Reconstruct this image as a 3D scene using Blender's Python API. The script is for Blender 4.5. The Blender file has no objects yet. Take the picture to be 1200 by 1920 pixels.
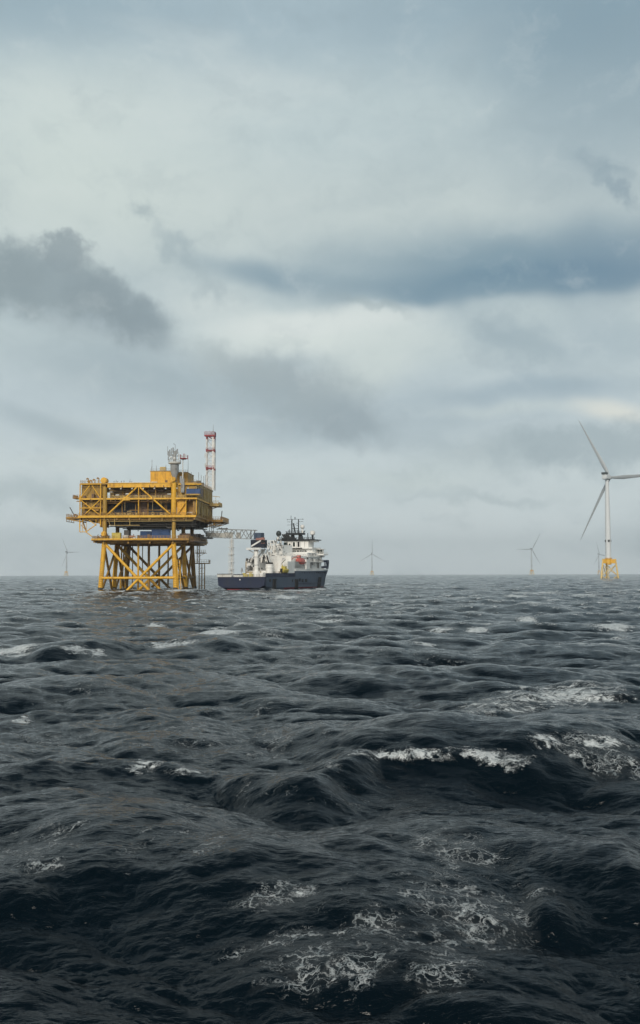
import bpy, math, random
import numpy as np
from mathutils import Vector, Matrix

R = math.radians
random.seed(7)
rng = np.random.default_rng(11)
scene = bpy.context.scene
COL = scene.collection

# ------------------------------------------------------------------ camera
CAM_Z = 6.5
PITCH = R(3.335)
ROLL = R(0.15)
F = 2000.0                                   # focal length in photo pixels (1200 x 1920)
cam_data = bpy.data.cameras.new("camera")
cam = bpy.data.objects.new("camera", cam_data)
COL.objects.link(cam)
cam_data.sensor_fit = 'VERTICAL'
cam_data.sensor_height = 36.0
cam_data.lens = 36.0 * F / 1920.0
cam_data.clip_start = 0.2
cam_data.clip_end = 60000
CAM_ROT = Matrix.Rotation(R(90) + PITCH, 3, 'X') @ Matrix.Rotation(-ROLL, 3, 'Z')
cam.matrix_world = Matrix.Translation((0, 0, CAM_Z)) @ CAM_ROT.to_4x4()
scene.camera = cam

# ------------------------------------------------------------------ exposure
scene.view_settings.view_transform = 'Standard'
scene.view_settings.look = 'None'
scene.view_settings.exposure = 0.0
scene.view_settings.gamma = 1.0
scene.view_settings.use_curve_mapping = False
scene.cycles.max_bounces = 6
scene.cycles.volume_bounces = 1
scene.cycles.sample_clamp_indirect = 2.0
scene.cycles.sample_clamp_direct = 2.5
scene.cycles.use_denoising = True
scene.cycles.denoiser = 'OPENIMAGEDENOISE'
scene.cycles.denoising_input_passes = 'RGB_ALBEDO_NORMAL'
scene.cycles.denoising_prefilter = 'ACCURATE'
scene.render.filter_size = 1.15


def ray(px, py):
    """Direction in the world that the photo's pixel looks along."""
    return (CAM_ROT @ Vector(((px - 600) / F, (960 - py) / F, -1.0))).normalized()


def on_sea(px, py, z=0.0):
    d = ray(px, py)
    t = (CAM_Z - z) / -d.z
    return d.x * t, d.y * t


# ------------------------------------------------------------------ sun
SUN_EL, SUN_AZ = R(32), R(193)               # azimuth clockwise from +Y: behind the camera, to the left
sun_data = bpy.data.lights.new("sun", 'SUN')
sun_data.energy = 2.6
sun_data.angle = R(24)
sun_data.color = (1.0, 0.93, 0.82)
sun = bpy.data.objects.new("sun", sun_data)
COL.objects.link(sun)
sdir = Vector((math.sin(SUN_AZ) * math.cos(SUN_EL), math.cos(SUN_AZ) * math.cos(SUN_EL), math.sin(SUN_EL)))
sun.rotation_euler = sdir.to_track_quat('Z', 'Y').to_euler()
sun.location = sdir * 500

# ------------------------------------------------------------------ world: overcast sky with cloud banks
world = bpy.data.worlds.new("World")
scene.world = world
world.use_nodes = True
try:
    world.cycles.sampling_method = 'MANUAL'
    world.cycles.sample_map_resolution = 512
except Exception:
    pass
WT = world.node_tree
WT.nodes.clear()


def lin(c):
    def f(v):
        v /= 255.0
        return v / 12.92 if v <= 0.04045 else ((v + 0.055) / 1.055) ** 2.4
    return (f(c[0]), f(c[1]), f(c[2]), 1.0)


class NT:
    """Small helper round a node tree."""
    def __init__(self, tree):
        self.t = tree

    def n(self, kind, **props):
        nd = self.t.nodes.new(kind)
        for k, v in props.items():
            setattr(nd, k, v)
        return nd

    def put(self, sock, val):
        if hasattr(val, 'is_output'):
            self.t.links.new(val, sock)
        elif val is not None:
            sock.default_value = val

    def math(self, op, a, b=None, c=None, clamp=False):
        nd = self.n('ShaderNodeMath', operation=op, use_clamp=clamp)
        for i, v in enumerate((a, b, c)):
            if v is not None:
                self.put(nd.inputs[i], v)
        return nd.outputs[0]

    def vmath(self, op, a, b=None, scale=None):
        nd = self.n('ShaderNodeVectorMath', operation=op)
        self.put(nd.inputs[0], a)
        if b is not None:
            self.put(nd.inputs[1], b)
        if scale is not None:
            self.put(nd.inputs['Scale'], scale)
        return nd.outputs['Value'] if op in ('LENGTH', 'DOT_PRODUCT', 'DISTANCE') else nd.outputs[0]

    def smooth(self, v, a, b, lo=0.0, hi=1.0):
        nd = self.n('ShaderNodeMapRange', interpolation_type='SMOOTHSTEP')
        for s, x in zip(('Value', 'From Min', 'From Max', 'To Min', 'To Max'), (v, a, b, lo, hi)):
            self.put(nd.inputs[s], x)
        return nd.outputs[0]

    def lrange(self, v, a, b, lo=0.0, hi=1.0):
        nd = self.n('ShaderNodeMapRange')
        for s, x in zip(('Value', 'From Min', 'From Max', 'To Min', 'To Max'), (v, a, b, lo, hi)):
            self.put(nd.inputs[s], x)
        return nd.outputs[0]

    def mix(self, fac, a, b):
        nd = self.n('ShaderNodeMix', data_type='RGBA')
        self.put(nd.inputs[0], fac)
        self.put(nd.inputs[6], a)
        self.put(nd.inputs[7], b)
        return nd.outputs[2]

    def noise(self, vec, scale, detail=4.0, rough=0.55, dist=0.0, col=False):
        nd = self.n('ShaderNodeTexNoise')
        self.put(nd.inputs['Vector'], vec)
        self.put(nd.inputs['Scale'], scale)
        self.put(nd.inputs['Detail'], detail)
        self.put(nd.inputs['Roughness'], rough)
        self.put(nd.inputs['Distortion'], dist)
        return nd.outputs['Color'] if col else nd.outputs[0]

    def ramp(self, fac, stops, interp='EASE'):
        nd = self.n('ShaderNodeValToRGB')
        cr = nd.color_ramp
        cr.interpolation = interp
        while len(cr.elements) > 1:
            cr.elements.remove(cr.elements[-1])
        cr.elements[0].position, cr.elements[0].color = stops[0]
        for p, c in stops[1:]:
            e = cr.elements.new(p)
            e.color = c
        self.put(nd.inputs[0], fac)
        return nd.outputs[0]

    def mapping(self, vec, loc, rot, scale, kind='TEXTURE'):
        nd = self.n('ShaderNodeMapping', vector_type=kind)
        self.put(nd.inputs['Vector'], vec)
        nd.inputs['Location'].default_value = loc
        nd.inputs['Rotation'].default_value = rot
        nd.inputs['Scale'].default_value = scale
        return nd.outputs[0]


def azel(px, py):
    d = ray(px, py)
    return math.degrees(math.atan2(d.x, d.y)), math.degrees(math.asin(d.z))


def build_sky():
    W = NT(WT)
    dirv = W.n('ShaderNodeTexCoord').outputs['Generated']
    sep = W.n('ShaderNodeSeparateXYZ')
    W.put(sep.inputs[0], dirv)
    x, y, z = sep.outputs
    az = W.math('MULTIPLY', W.math('ARCTAN2', x, y), 57.29578)
    el = W.math('MULTIPLY', W.math('ARCSINE', z), 57.29578)
    comb = W.n('ShaderNodeCombineXYZ')
    W.put(comb.inputs[0], az)
    W.put(comb.inputs[1], el)
    p = comb.outputs[0]
    # warped copies of the angle coordinates: soft drift and billowing edges
    soft = W.vmath('SUBTRACT', W.noise(p, 0.11, 3, 0.5, col=True), (0.5, 0.5, 0.5))
    fine = W.vmath('SUBTRACT', W.noise(p, 0.42, 7, 0.6, col=True), (0.5, 0.5, 0.5))
    p_soft = W.vmath('ADD', p, W.vmath('MULTIPLY', soft, (7.0, 3.2, 0.0)))
    p_bill = W.vmath('ADD', W.vmath('ADD', p, W.vmath('MULTIPLY', soft, (2.0, 1.4, 0.0))),
                     W.vmath('MULTIPLY', fine, (4.2, 3.4, 0.0)))

    puff = W.vmath('SUBTRACT', W.noise(p, 0.62, 9, 0.58, col=True), (0.5, 0.5, 0.5))
    p_puff = W.vmath('ADD', W.vmath('ADD', p, W.vmath('MULTIPLY', soft, (1.6, 1.2, 0.0))),
                     W.vmath('MULTIPLY', puff, (3.4, 3.0, 0.0)))

    # base gradient by elevation (degrees / 90), running on to a dull zenith
    e_ = W.math('DIVIDE', el, 90.0, clamp=True)
    base = W.ramp(e_, [
        (0.0, lin((228, 238, 240))), (0.022, lin((222, 233, 235))), (0.055, lin((209, 221, 223))),
        (0.095, lin((192, 206, 211))), (0.15, lin((193, 207, 209))), (0.21, lin((198, 210, 209))),
        (0.26, lin((192, 207, 209))), (0.315, lin((168, 188, 197))), (0.40, lin((126, 147, 160))),
        (0.55, lin((84, 102, 116))), (1.0, lin((62, 77, 89)))])
    col = base

    # wide mottling of the whole overcast, streaked along the horizon
    pm = W.vmath('MULTIPLY', dirv, (1.0, 1.0, 3.2))
    m1 = W.noise(pm, 3.4, 6, 0.52, 0.35)
    col = W.mix(W.smooth(m1, 0.50, 0.74, 0.0, 0.30), col, lin((144, 165, 176)))
    col = W.mix(W.smooth(m1, 0.50, 0.24, 0.0, 0.36), col, lin((220, 228, 225)))

    def blob(px, py, rx, ry, rot, colr, k, inner=0.15, warp='soft', outer=1.0):
        """An elliptical bank of cloud; rx, ry in photo pixels (1 px = 0.0286 degree)."""
        nonlocal col
        a, e = azel(px, py)
        v = {'soft': p_soft, 'bill': p_bill, 'puff': p_puff}[warp]
        q = W.mapping(v, (a, e, 0), (0, 0, R(rot)), (rx * 0.02865, ry * 0.02865, 1.0))
        m = W.smooth(W.vmath('LENGTH', q), outer, inner, 0.0, k)
        col = W.mix(m, col, lin(colr))

    # bright and blue washes
    blob(120, 300, 480, 260, 0, (214, 225, 219), 0.65, 0.0)
    blob(1150, 40, 560, 250, -10, (122, 150, 166), 0.75, 0.0)
    blob(100, -20, 420, 120, 8, (146, 170, 182), 0.45, 0.0)
    blob(1130, 260, 330, 280, 0, (152, 172, 182), 0.55, 0.0)
    # the long blue band with the hard lower edge, and light under it
    blob(570, 625, 330, 78, 4, (220, 229, 225), 0.95, 0.15, 'soft')
    blob(940, 488, 620, 104, 2, (116, 146, 163), 0.84, 0.05, 'soft')
    blob(1000, 520, 480, 46, 2, (110, 141, 160), 0.75, 0.35, 'soft')
    blob(1180, 480, 330, 110, 5, (112, 140, 160), 0.60, 0.1, 'soft')
    blob(500, 512, 220, 38, -7, (132, 157, 171), 0.75, 0.1, 'soft')
    blob(590, 600, 300, 36, 5, (222, 230, 227), 0.9, 0.2, 'soft')
    blob(370, 575, 160, 60, 0, (212, 222, 220), 0.75, 0.1, 'soft')
    blob(700, 690, 190, 90, 20, (212, 222, 218), 0.7, 0.1, 'soft')
    blob(700, 574, 120, 16, -8, (158, 174, 178), 0.5, 0.1, 'bill')
    blob(960, 640, 200, 70, -22, (150, 170, 180), 0.65, 0.1, 'bill')
    blob(1120, 620, 170, 90, 0, (156, 176, 187), 0.5, 0.1, 'soft')
    # grey bank in the middle
    blob(300, 730, 420, 75, -12, (158, 175, 182), 0.6, 0.1, 'soft')
    blob(560, 735, 210, 92, -14, (158, 172, 177), 0.80, 0.10, 'puff')
    blob(650, 795, 140, 58, -6, (153, 168, 175), 0.75, 0.1, 'puff')
    blob(440, 690, 130, 50, -10, (166, 179, 182), 0.6, 0.2, 'bill')
    blob(120, 800, 220, 30, -14, (158, 175, 182), 0.5, 0.1, 'soft')
    # dark cloud on the left: puffy above, trailing off softly below
    blob(150, 610, 220, 60, -16, (156, 171, 178), 0.75, 0.0, 'soft')
    blob(240, 600, 130, 62, -24, (138, 153, 160), 0.85, 0.1, 'puff')
    blob(80, 530, 150, 84, -12, (146, 161, 166), 0.86, 0.40, 'puff')
    blob(190, 570, 120, 66, -24, (142, 157, 163), 0.86, 0.30, 'puff')
    blob(0, 520, 110, 84, 0, (144, 159, 164), 0.85, 0.4, 'puff')
    blob(125, 480, 70, 40, 0, (146, 160, 165), 0.85, 0.5, 'puff')

    # small ragged trail
    blob(268, 392, 42, 22, 0, (160, 176, 180), 0.62, 0.05, 'puff')
    blob(330, 465, 92, 28, -52, (160, 177, 183), 0.6, 0.0, 'puff')
    blob(385, 545, 50, 32, -40, (164, 180, 185), 0.5, 0.0, 'puff')
    # wisps on the right
    blob(1120, 300, 74, 38, -25, (130, 153, 166), 0.62, 0.05, 'bill')
    blob(1165, 350, 60, 18, -35, (128, 150, 164), 0.55, 0.05, 'bill')
    # lower right: bright gap over a soft grey bank
    blob(1130, 770, 120, 30, -4, (226, 229, 221), 0.95, 0.1, 'soft')
    blob(960, 775, 200, 18, 2, (206, 218, 217), 0.5, 0.05, 'soft')
    blob(1000, 738, 280, 34, 3, (148, 170, 183), 0.6, 0.1, 'soft')
    blob(1090, 838, 220, 66, -3, (164, 180, 186), 0.75, 0.4, 'puff')
    blob(900, 850, 160, 50, 0, (168, 184, 189), 0.5, 0.1, 'bill')
    blob(760, 890, 240, 40, 0, (194, 208, 208), 0.4, 0.1, 'bill')
    blob(60, 930, 140, 50, 0, (170, 186, 190), 0.55, 0.1, 'bill')
    blob(900, 930, 220, 20, -4, (172, 188, 192), 0.45, 0.1, 'bill')
    blob(350, 900, 320, 40, 3, (206, 219, 219), 0.5, 0.1, 'soft')
    blob(200, 855, 190, 26, 4, (216, 226, 224), 0.7, 0.1, 'soft')
    blob(760, 890, 200, 26, 0, (208, 220, 219), 0.5, 0.1, 'soft')

    # fine cloud texture everywhere
    g = W.noise(W.vmath('MULTIPLY', p_bill, (0.55, 1.0, 1.0)), 0.55, 8, 0.6)
    col = W.mix(W.smooth(g, 0.45, 0.8, 0.0, 0.24), col, lin((146, 164, 172)))
    col = W.mix(W.smooth(g, 0.5, 0.2, 0.0, 0.24), col, lin((220, 228, 226)))

    sky = W.n('ShaderNodeTexSky', sky_type='NISHITA')
    sky.sun_disc = False
    sky.sun_elevation = SUN_EL
    sky.sun_rotation = SUN_AZ
    sky.dust_density = 3.0
    cover = W.vmath('SCALE', col, scale=10.0)          # clouds sit over the clear sky; background strength is 0.1
    tot = W.mix(0.97, sky.outputs[0], cover)
    bg = W.n('ShaderNodeBackground')
    W.put(bg.inputs[0], tot)
    bg.inputs[1].default_value = 0.1
    out = W.n('ShaderNodeOutputWorld')
    W.put(out.inputs[0], bg.outputs[0])


build_sky()

# ------------------------------------------------------------------ materials
MATS = {}


def material(name):
    m = bpy.data.materials.new(name)
    m.use_nodes = True
    m.node_tree.nodes.clear()
    MATS[name] = m
    return m, NT(m.node_tree)


def paint(name, colr, dirt=None, amount=0.4, scale=0.5, rough=0.5, metal=0.0, streak=True):
    """Weathered paint: blotches and vertical run-off streaks of dirt over a base colour."""
    m, T = material(name)
    co = T.n('ShaderNodeTexCoord').outputs['Object']
    base = (*colr, 1.0)
    dcol = (*(dirt or [c * 0.45 for c in colr]), 1.0)
    blot = T.noise(co, scale, 6, 0.62, 0.3)
    st = T.noise(T.vmath('MULTIPLY', co, (1.0, 1.0, 0.12 if streak else 1.0)), scale * 3.2, 4, 0.6)
    f = T.math('MULTIPLY', T.smooth(blot, 0.38, 0.72), T.smooth(st, 0.32, 0.70))
    f = T.math('MULTIPLY', f, amount * 2.0, clamp=True)
    fine = T.noise(co, scale * 9, 3, 0.6)
    c1 = T.mix(f, base, dcol)
    c2 = T.mix(T.smooth(fine, 0.35, 0.75, 0.0, 0.22), c1, dcol)
    b = T.n('ShaderNodeBsdfPrincipled')
    T.put(b.inputs['Base Color'], c2)
    T.put(b.inputs['Roughness'], T.lrange(blot, 0.3, 0.7, rough - 0.08, rough + 0.15))
    b.inputs['Metallic'].default_value = metal
    o = T.n('ShaderNodeOutputMaterial')
    T.put(o.inputs[0], b.outputs[0])
    return m


YEL = paint("yellow paint", (0.82, 0.45, 0.030), (0.32, 0.15, 0.03), 0.46, 0.40)
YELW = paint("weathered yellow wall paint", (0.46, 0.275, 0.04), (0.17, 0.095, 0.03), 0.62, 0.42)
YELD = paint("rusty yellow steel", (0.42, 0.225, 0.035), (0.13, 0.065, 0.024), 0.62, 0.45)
TAN = paint("tan weathered panel paint", (0.54, 0.38, 0.13), (0.2, 0.13, 0.06), 0.55, 0.25)
RUST = paint("brown rusty steel", (0.18, 0.10, 0.055), (0.07, 0.04, 0.025), 0.6, 0.5)
DARK = paint("dark steelwork", (0.075, 0.068, 0.060), (0.02, 0.018, 0.016), 0.5, 0.6)
GREY = paint("grey galvanised steel", (0.32, 0.33, 0.33), (0.14, 0.13, 0.12), 0.5, 0.6)
PALE = paint("pale grey equipment paint", (0.62, 0.61, 0.57), (0.28, 0.25, 0.2), 0.5, 0.5)
NAVYP = paint("dark navy panel paint", (0.012, 0.016, 0.035), (0.008, 0.008, 0.012), 0.4, 0.5)
BLUE = paint("blue container paint", (0.016, 0.065, 0.20), (0.012, 0.03, 0.075), 0.45, 0.5)
RED = paint("dull red mast paint", (0.30, 0.03, 0.035), (0.13, 0.02, 0.02), 0.4, 0.6)
WHITE = paint("white mast paint", (0.74, 0.73, 0.70), (0.36, 0.33, 0.3), 0.35, 0.6)
SHIPW = paint("off white ship paint", (0.85, 0.84, 0.81), (0.48, 0.43, 0.36), 0.28, 0.3)
HULL = paint("navy hull paint", (0.014, 0.021, 0.055), (0.026, 0.030, 0.042), 0.4, 0.25)
HULL2 = paint("worn slate blue hull side", (0.042, 0.066, 0.110), (0.10, 0.12, 0.145), 0.55, 0.22)
BOOT = paint("red antifouling", (0.22, 0.022, 0.03), (0.08, 0.02, 0.025), 0.5, 0.4)
BLACK = paint("black mast paint", (0.014, 0.016, 0.018), (0.03, 0.03, 0.03), 0.3, 0.8)
RUB = paint("black rubber", (0.012, 0.012, 0.014), (0.03, 0.03, 0.03), 0.3, 0.9, rough=0.8)
LIFE = paint("faded orange red lifeboat", (0.56, 0.125, 0.10), (0.40, 0.14, 0.12), 0.4, 0.8)
MOBY = paint("yellow rescue boat", (0.62, 0.50, 0.09), (0.28, 0.2, 0.07), 0.4, 0.8)
TURB = paint("light grey turbine paint", (0.68, 0.70, 0.71), (0.5, 0.51, 0.5), 0.15, 0.05, rough=0.4)
TURB_BLADE_SHADE = paint("shaded grey blade paint", (0.36, 0.385, 0.40), (0.24, 0.25, 0.26), 0.15, 0.05, rough=0.4)  # shade on blades that face away from the light, put into their colour
TURB_CLOUD = paint("cloud shaded turbine paint", (0.52, 0.545, 0.56), (0.24, 0.25, 0.26), 0.15, 0.05, rough=0.4)  # turbine paint darkened: cloud shade over the far rows is in the colour
TURBD = paint("dark grey cooler grille", (0.07, 0.08, 0.08), (0.04, 0.04, 0.04), 0.3, 0.2)
JYEL = paint("pale jacket yellow", (0.80, 0.57, 0.20), (0.42, 0.28, 0.11), 0.45, 0.12)
JYEL2 = paint("transition piece yellow", (0.84, 0.46, 0.025), (0.45, 0.22, 0.03), 0.35, 0.12)
DOME = paint("dark radar dome", (0.035, 0.045, 0.045), (0.02, 0.02, 0.02), 0.3, 0.8)
SALM = paint("salmon equipment paint", (0.36, 0.17, 0.14), (0.2, 0.1, 0.08), 0.4, 0.8)


def glass_material():
    m, T = material("dark window glass")
    b = T.n('ShaderNodeBsdfPrincipled')
    b.inputs['Base Color'].default_value = (0.012, 0.022, 0.020, 1)
    co = T.n('ShaderNodeTexCoord').outputs['Object']
    T.put(b.inputs['Roughness'], T.lrange(T.noise(co, 1.2, 3), 0.3, 0.7, 0.05, 0.14))
    o = T.n('ShaderNodeOutputMaterial')
    T.put(o.inputs[0], b.outputs[0])
    return m


GLASS = glass_material()

# ------------------------------------------------------------------ mesh helpers


class MB:
    """Collects shapes and links them as one mesh object."""
    def __init__(self):
        self.v, self.f, self.m, self.cur = [], [], [], 0

    def mat(self, i):
        self.cur = i
        return self

    def add(self, vs, fs):
        o = len(self.v)
        self.v.extend(tuple(p) for p in vs)
        for f in fs:
            self.f.append(tuple(i + o for i in f))
            self.m.append(self.cur)
        return self

    def box(self, x0, x1, y0, y1, z0, z1):
        vs = [(x, y, z) for z in (z0, z1) for y in (y0, y1) for x in (x0, x1)]
        return self.add(vs, [(0, 2, 3, 1), (4, 5, 7, 6), (0, 1, 5, 4), (2, 6, 7, 3), (0, 4, 6, 2), (1, 3, 7, 5)])

    def tube(self, a, b, r, r2=None, n=8, cap=True):
        a, b = Vector(a), Vector(b)
        r2 = r if r2 is None else r2
        d = b - a
        if d.length < 1e-6:
            return self
        q = d.to_track_quat('Z', 'Y')
        vs = []
        for c, rr in ((a, r), (b, r2)):
            for i in range(n):
                t = 2 * math.pi * (i + 0.5) / n
                vs.append(c + q @ Vector((math.cos(t) * rr, math.sin(t) * rr, 0)))
        fs = [(i, (i + 1) % n, n + (i + 1) % n, n + i) for i in range(n)]
        if cap:
            fs += [tuple(reversed(range(n))), tuple(range(n, 2 * n))]
        return self.add(vs, fs)

    def bar(self, a, b, w, h=None):
        """A rectangular bar: w across (level), h deep."""
        a, b = Vector(a), Vector(b)
        h = w if h is None else h
        d = (b - a)
        if d.length < 1e-6:
            return self
        d.normalize()
        up = Vector((0, 0, 1)) if abs(d.z) < 0.98 else Vector((0, 1, 0))
        s = d.cross(up).normalized()
        u = s.cross(d).normalized()
        vs = [c + s * (i * w / 2) + u * (j * h / 2) for c in (a, b) for i, j in ((-1, -1), (1, -1), (1, 1), (-1, 1))]
        return self.add(vs, [(3, 2, 1, 0), (4, 5, 6, 7), (0, 1, 5, 4), (1, 2, 6, 5), (2, 3, 7, 6), (3, 0, 4, 7)])

    def lathe(self, c, prof, n=16):
        """prof: (radius, z) pairs from bottom to top about a vertical axis through c."""
        c = Vector(c)
        vs, fs = [], []
        for r, z in prof:
            for i in range(n):
                t = 2 * math.pi * i / n
                vs.append(c + Vector((r * math.cos(t), r * math.sin(t), z)))
        k = len(prof)
        for j in range(k - 1):
            for i in range(n):
                fs.append((j * n + i, j * n + (i + 1) % n, (j + 1) * n + (i + 1) % n, (j + 1) * n + i))
        fs += [tuple(reversed(range(n))), tuple(range((k - 1) * n, k * n))]
        return self.add(vs, fs)

    def ball(self, c, r, sz=1.0, n=14, m=8):
        return self.lathe(c, [(max(r * math.sin(math.pi * j / m), 0.01), -r * sz * math.cos(math.pi * j / m)) for j in range(m + 1)], n)

    def prism(self, pts, y0, y1):
        """Outline in (x, z), pushed from y0 to y1."""
        n = len(pts)
        vs = [(x, y0, z) for x, z in pts] + [(x, y1, z) for x, z in pts]
        fs = [tuple(range(n)), tuple(reversed(range(n, 2 * n)))]
        fs += [(i, i + n, (i + 1) % n + n, (i + 1) % n) for i in range(n)]
        return self.add(vs, fs)

    def rail(self, pts, h=1.15, post=1.6, r=0.035):
        """Handrail along a polyline: posts and three rails."""
        for a, b in zip(pts[:-1], pts[1:]):
            a, b = Vector(a), Vector(b)
            k = max(1, int((b - a).length / post))
            for i in range(k + 1):
                p = a.lerp(b, i / k)
                self.bar(p, p + Vector((0, 0, h)), r * 2)
            for hh in (h, h * 0.55):
                self.bar(a + Vector((0, 0, hh)), b + Vector((0, 0, hh)), r * 1.8)
            self.bar(a + Vector((0, 0, 0.1)), b + Vector((0, 0, 0.1)), r, 0.2)
        return self

    def mesh(self, name, mats, smooth=False):
        me = bpy.data.meshes.new(name)
        me.from_pydata(self.v, [], self.f)
        for m in (mats if isinstance(mats, (list, tuple)) else [mats]):
            me.materials.append(m)
        if any(self.m):
            me.polygons.foreach_set('material_index', self.m)
        if smooth:
            me.polygons.foreach_set('use_smooth', [True] * len(me.polygons))
            try:
                me.set_sharp_from_angle(angle=R(38))
            except Exception:
                pass
        me.update()
        return me

    def build(self, name, mats, parent=None, smooth=False):
        o = bpy.data.objects.new(name, self.mesh(name, mats, smooth))
        COL.objects.link(o)
        o.parent = parent
        return o


def thing(name, label, cat, loc=(0, 0, 0), rz=0.0, group=None):
    o = bpy.data.objects.new(name, None)
    COL.objects.link(o)
    o.location = loc
    o.rotation_euler = (0, 0, rz)
    o['label'] = label
    o['category'] = cat
    if group:
        o['group'] = group
    return o


def copy_tree(o, parent=None):
    c = o.copy()
    COL.objects.link(c)
    c.parent = parent
    for ch in list(o.children):
        copy_tree(ch, c)
    return c


def lattice(mb, p0, p1, w0, w1, bays, rl=0.1, rb=0.06, axis=None):
    """Four-legged lattice from p0 up to p1 (square plan)."""
    p0, p1 = Vector(p0), Vector(p1)
    ring = []
    for i in range(bays + 1):
        t = i / bays
        c = p0.lerp(p1, t)
        w = (w0 + (w1 - w0) * t) / 2
        ring.append([c + Vector((sx * w, sy * w, 0)) for sx, sy in ((-1, -1), (1, -1), (1, 1), (-1, 1))])
    for i in range(bays):
        for k in range(4):
            mb.bar(ring[i][k], ring[i + 1][k], rl * 2)
            a, b = ring[i][k], ring[i][(k + 1) % 4]
            c, d = ring[i + 1][k], ring[i + 1][(k + 1) % 4]
            mb.bar(a, d, rb * 2)
            mb.bar(b, c, rb * 2)
            mb.bar(c, d, rb * 2)
    return mb


# ================================================================== THE SEA
def spectrum_tile(L, N, lam_lo, lam_hi, Hs_w, lam_p, dirs, seed, spread):
    """Random sea patch of side L: heights, sideways shift (choppy), and the shift's gradient."""
    r = np.random.default_rng(seed)
    k1 = np.fft.fftfreq(N, 1.0 / N) * 2 * np.pi / L
    kx, ky = np.meshgrid(k1, k1, indexing='xy')
    k = np.hypot(kx, ky)
    k[0, 0] = 1.0
    lam = 2 * np.pi / k
    kp = 2 * np.pi / lam_p
    S = np.exp(-1.25 * (kp / k) ** 2) * k ** -4.0
    om = np.sqrt(k / kp)
    S = S * 2.2 ** np.exp(-((om - 1) ** 2) / (2 * 0.08 ** 2 + 0.004))
    th = np.arctan2(ky, kx) - dirs
    D = np.abs(np.cos(th / 2)) ** spread + 0.04
    S = S * D * (lam > lam_lo) * (lam < lam_hi)
    S[0, 0] = 0
    amp = np.sqrt(S) * (r.normal(size=(N, N)) + 1j * r.normal(size=(N, N)))
    h = np.fft.ifft2(amp).real
    s = h.std()
    amp = amp * (Hs_w / s)
    h = h * (Hs_w / s)
    dx = np.fft.ifft2(-1j * kx / k * amp).real
    dy = np.fft.ifft2(-1j * ky / k * amp).real
    jxx = np.fft.ifft2(kx * kx / k * amp).real
    jyy = np.fft.ifft2(ky * ky / k * amp).real
    jxy = np.fft.ifft2(kx * ky / k * amp).real
    return L, N, [h, dx, dy, jxx, jyy, jxy]


def sample(tile, x, y, rot, ox, oy):
    L, N, fields = tile
    c, s = math.cos(rot), math.sin(rot)
    u = ((c * x + s * y + ox) / L * N) % N
    v = ((-s * x + c * y + oy) / L * N) % N
    i0 = np.floor(u).astype(np.int64)
    j0 = np.floor(v).astype(np.int64)
    fu, fv = u - i0, v - j0
    i0 %= N
    j0 %= N
    i1, j1 = (i0 + 1) % N, (j0 + 1) % N
    res = [(f[j0, i0] * (1 - fu) + f[j0, i1] * fu) * (1 - fv) + (f[j1, i0] * (1 - fu) + f[j1, i1] * fu) * fv for f in fields]
    h, dx, dy, jxx, jyy, jxy = res
    return h, c * dx - s * dy, s * dx + c * dy, jxx, jyy, jxy


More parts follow.
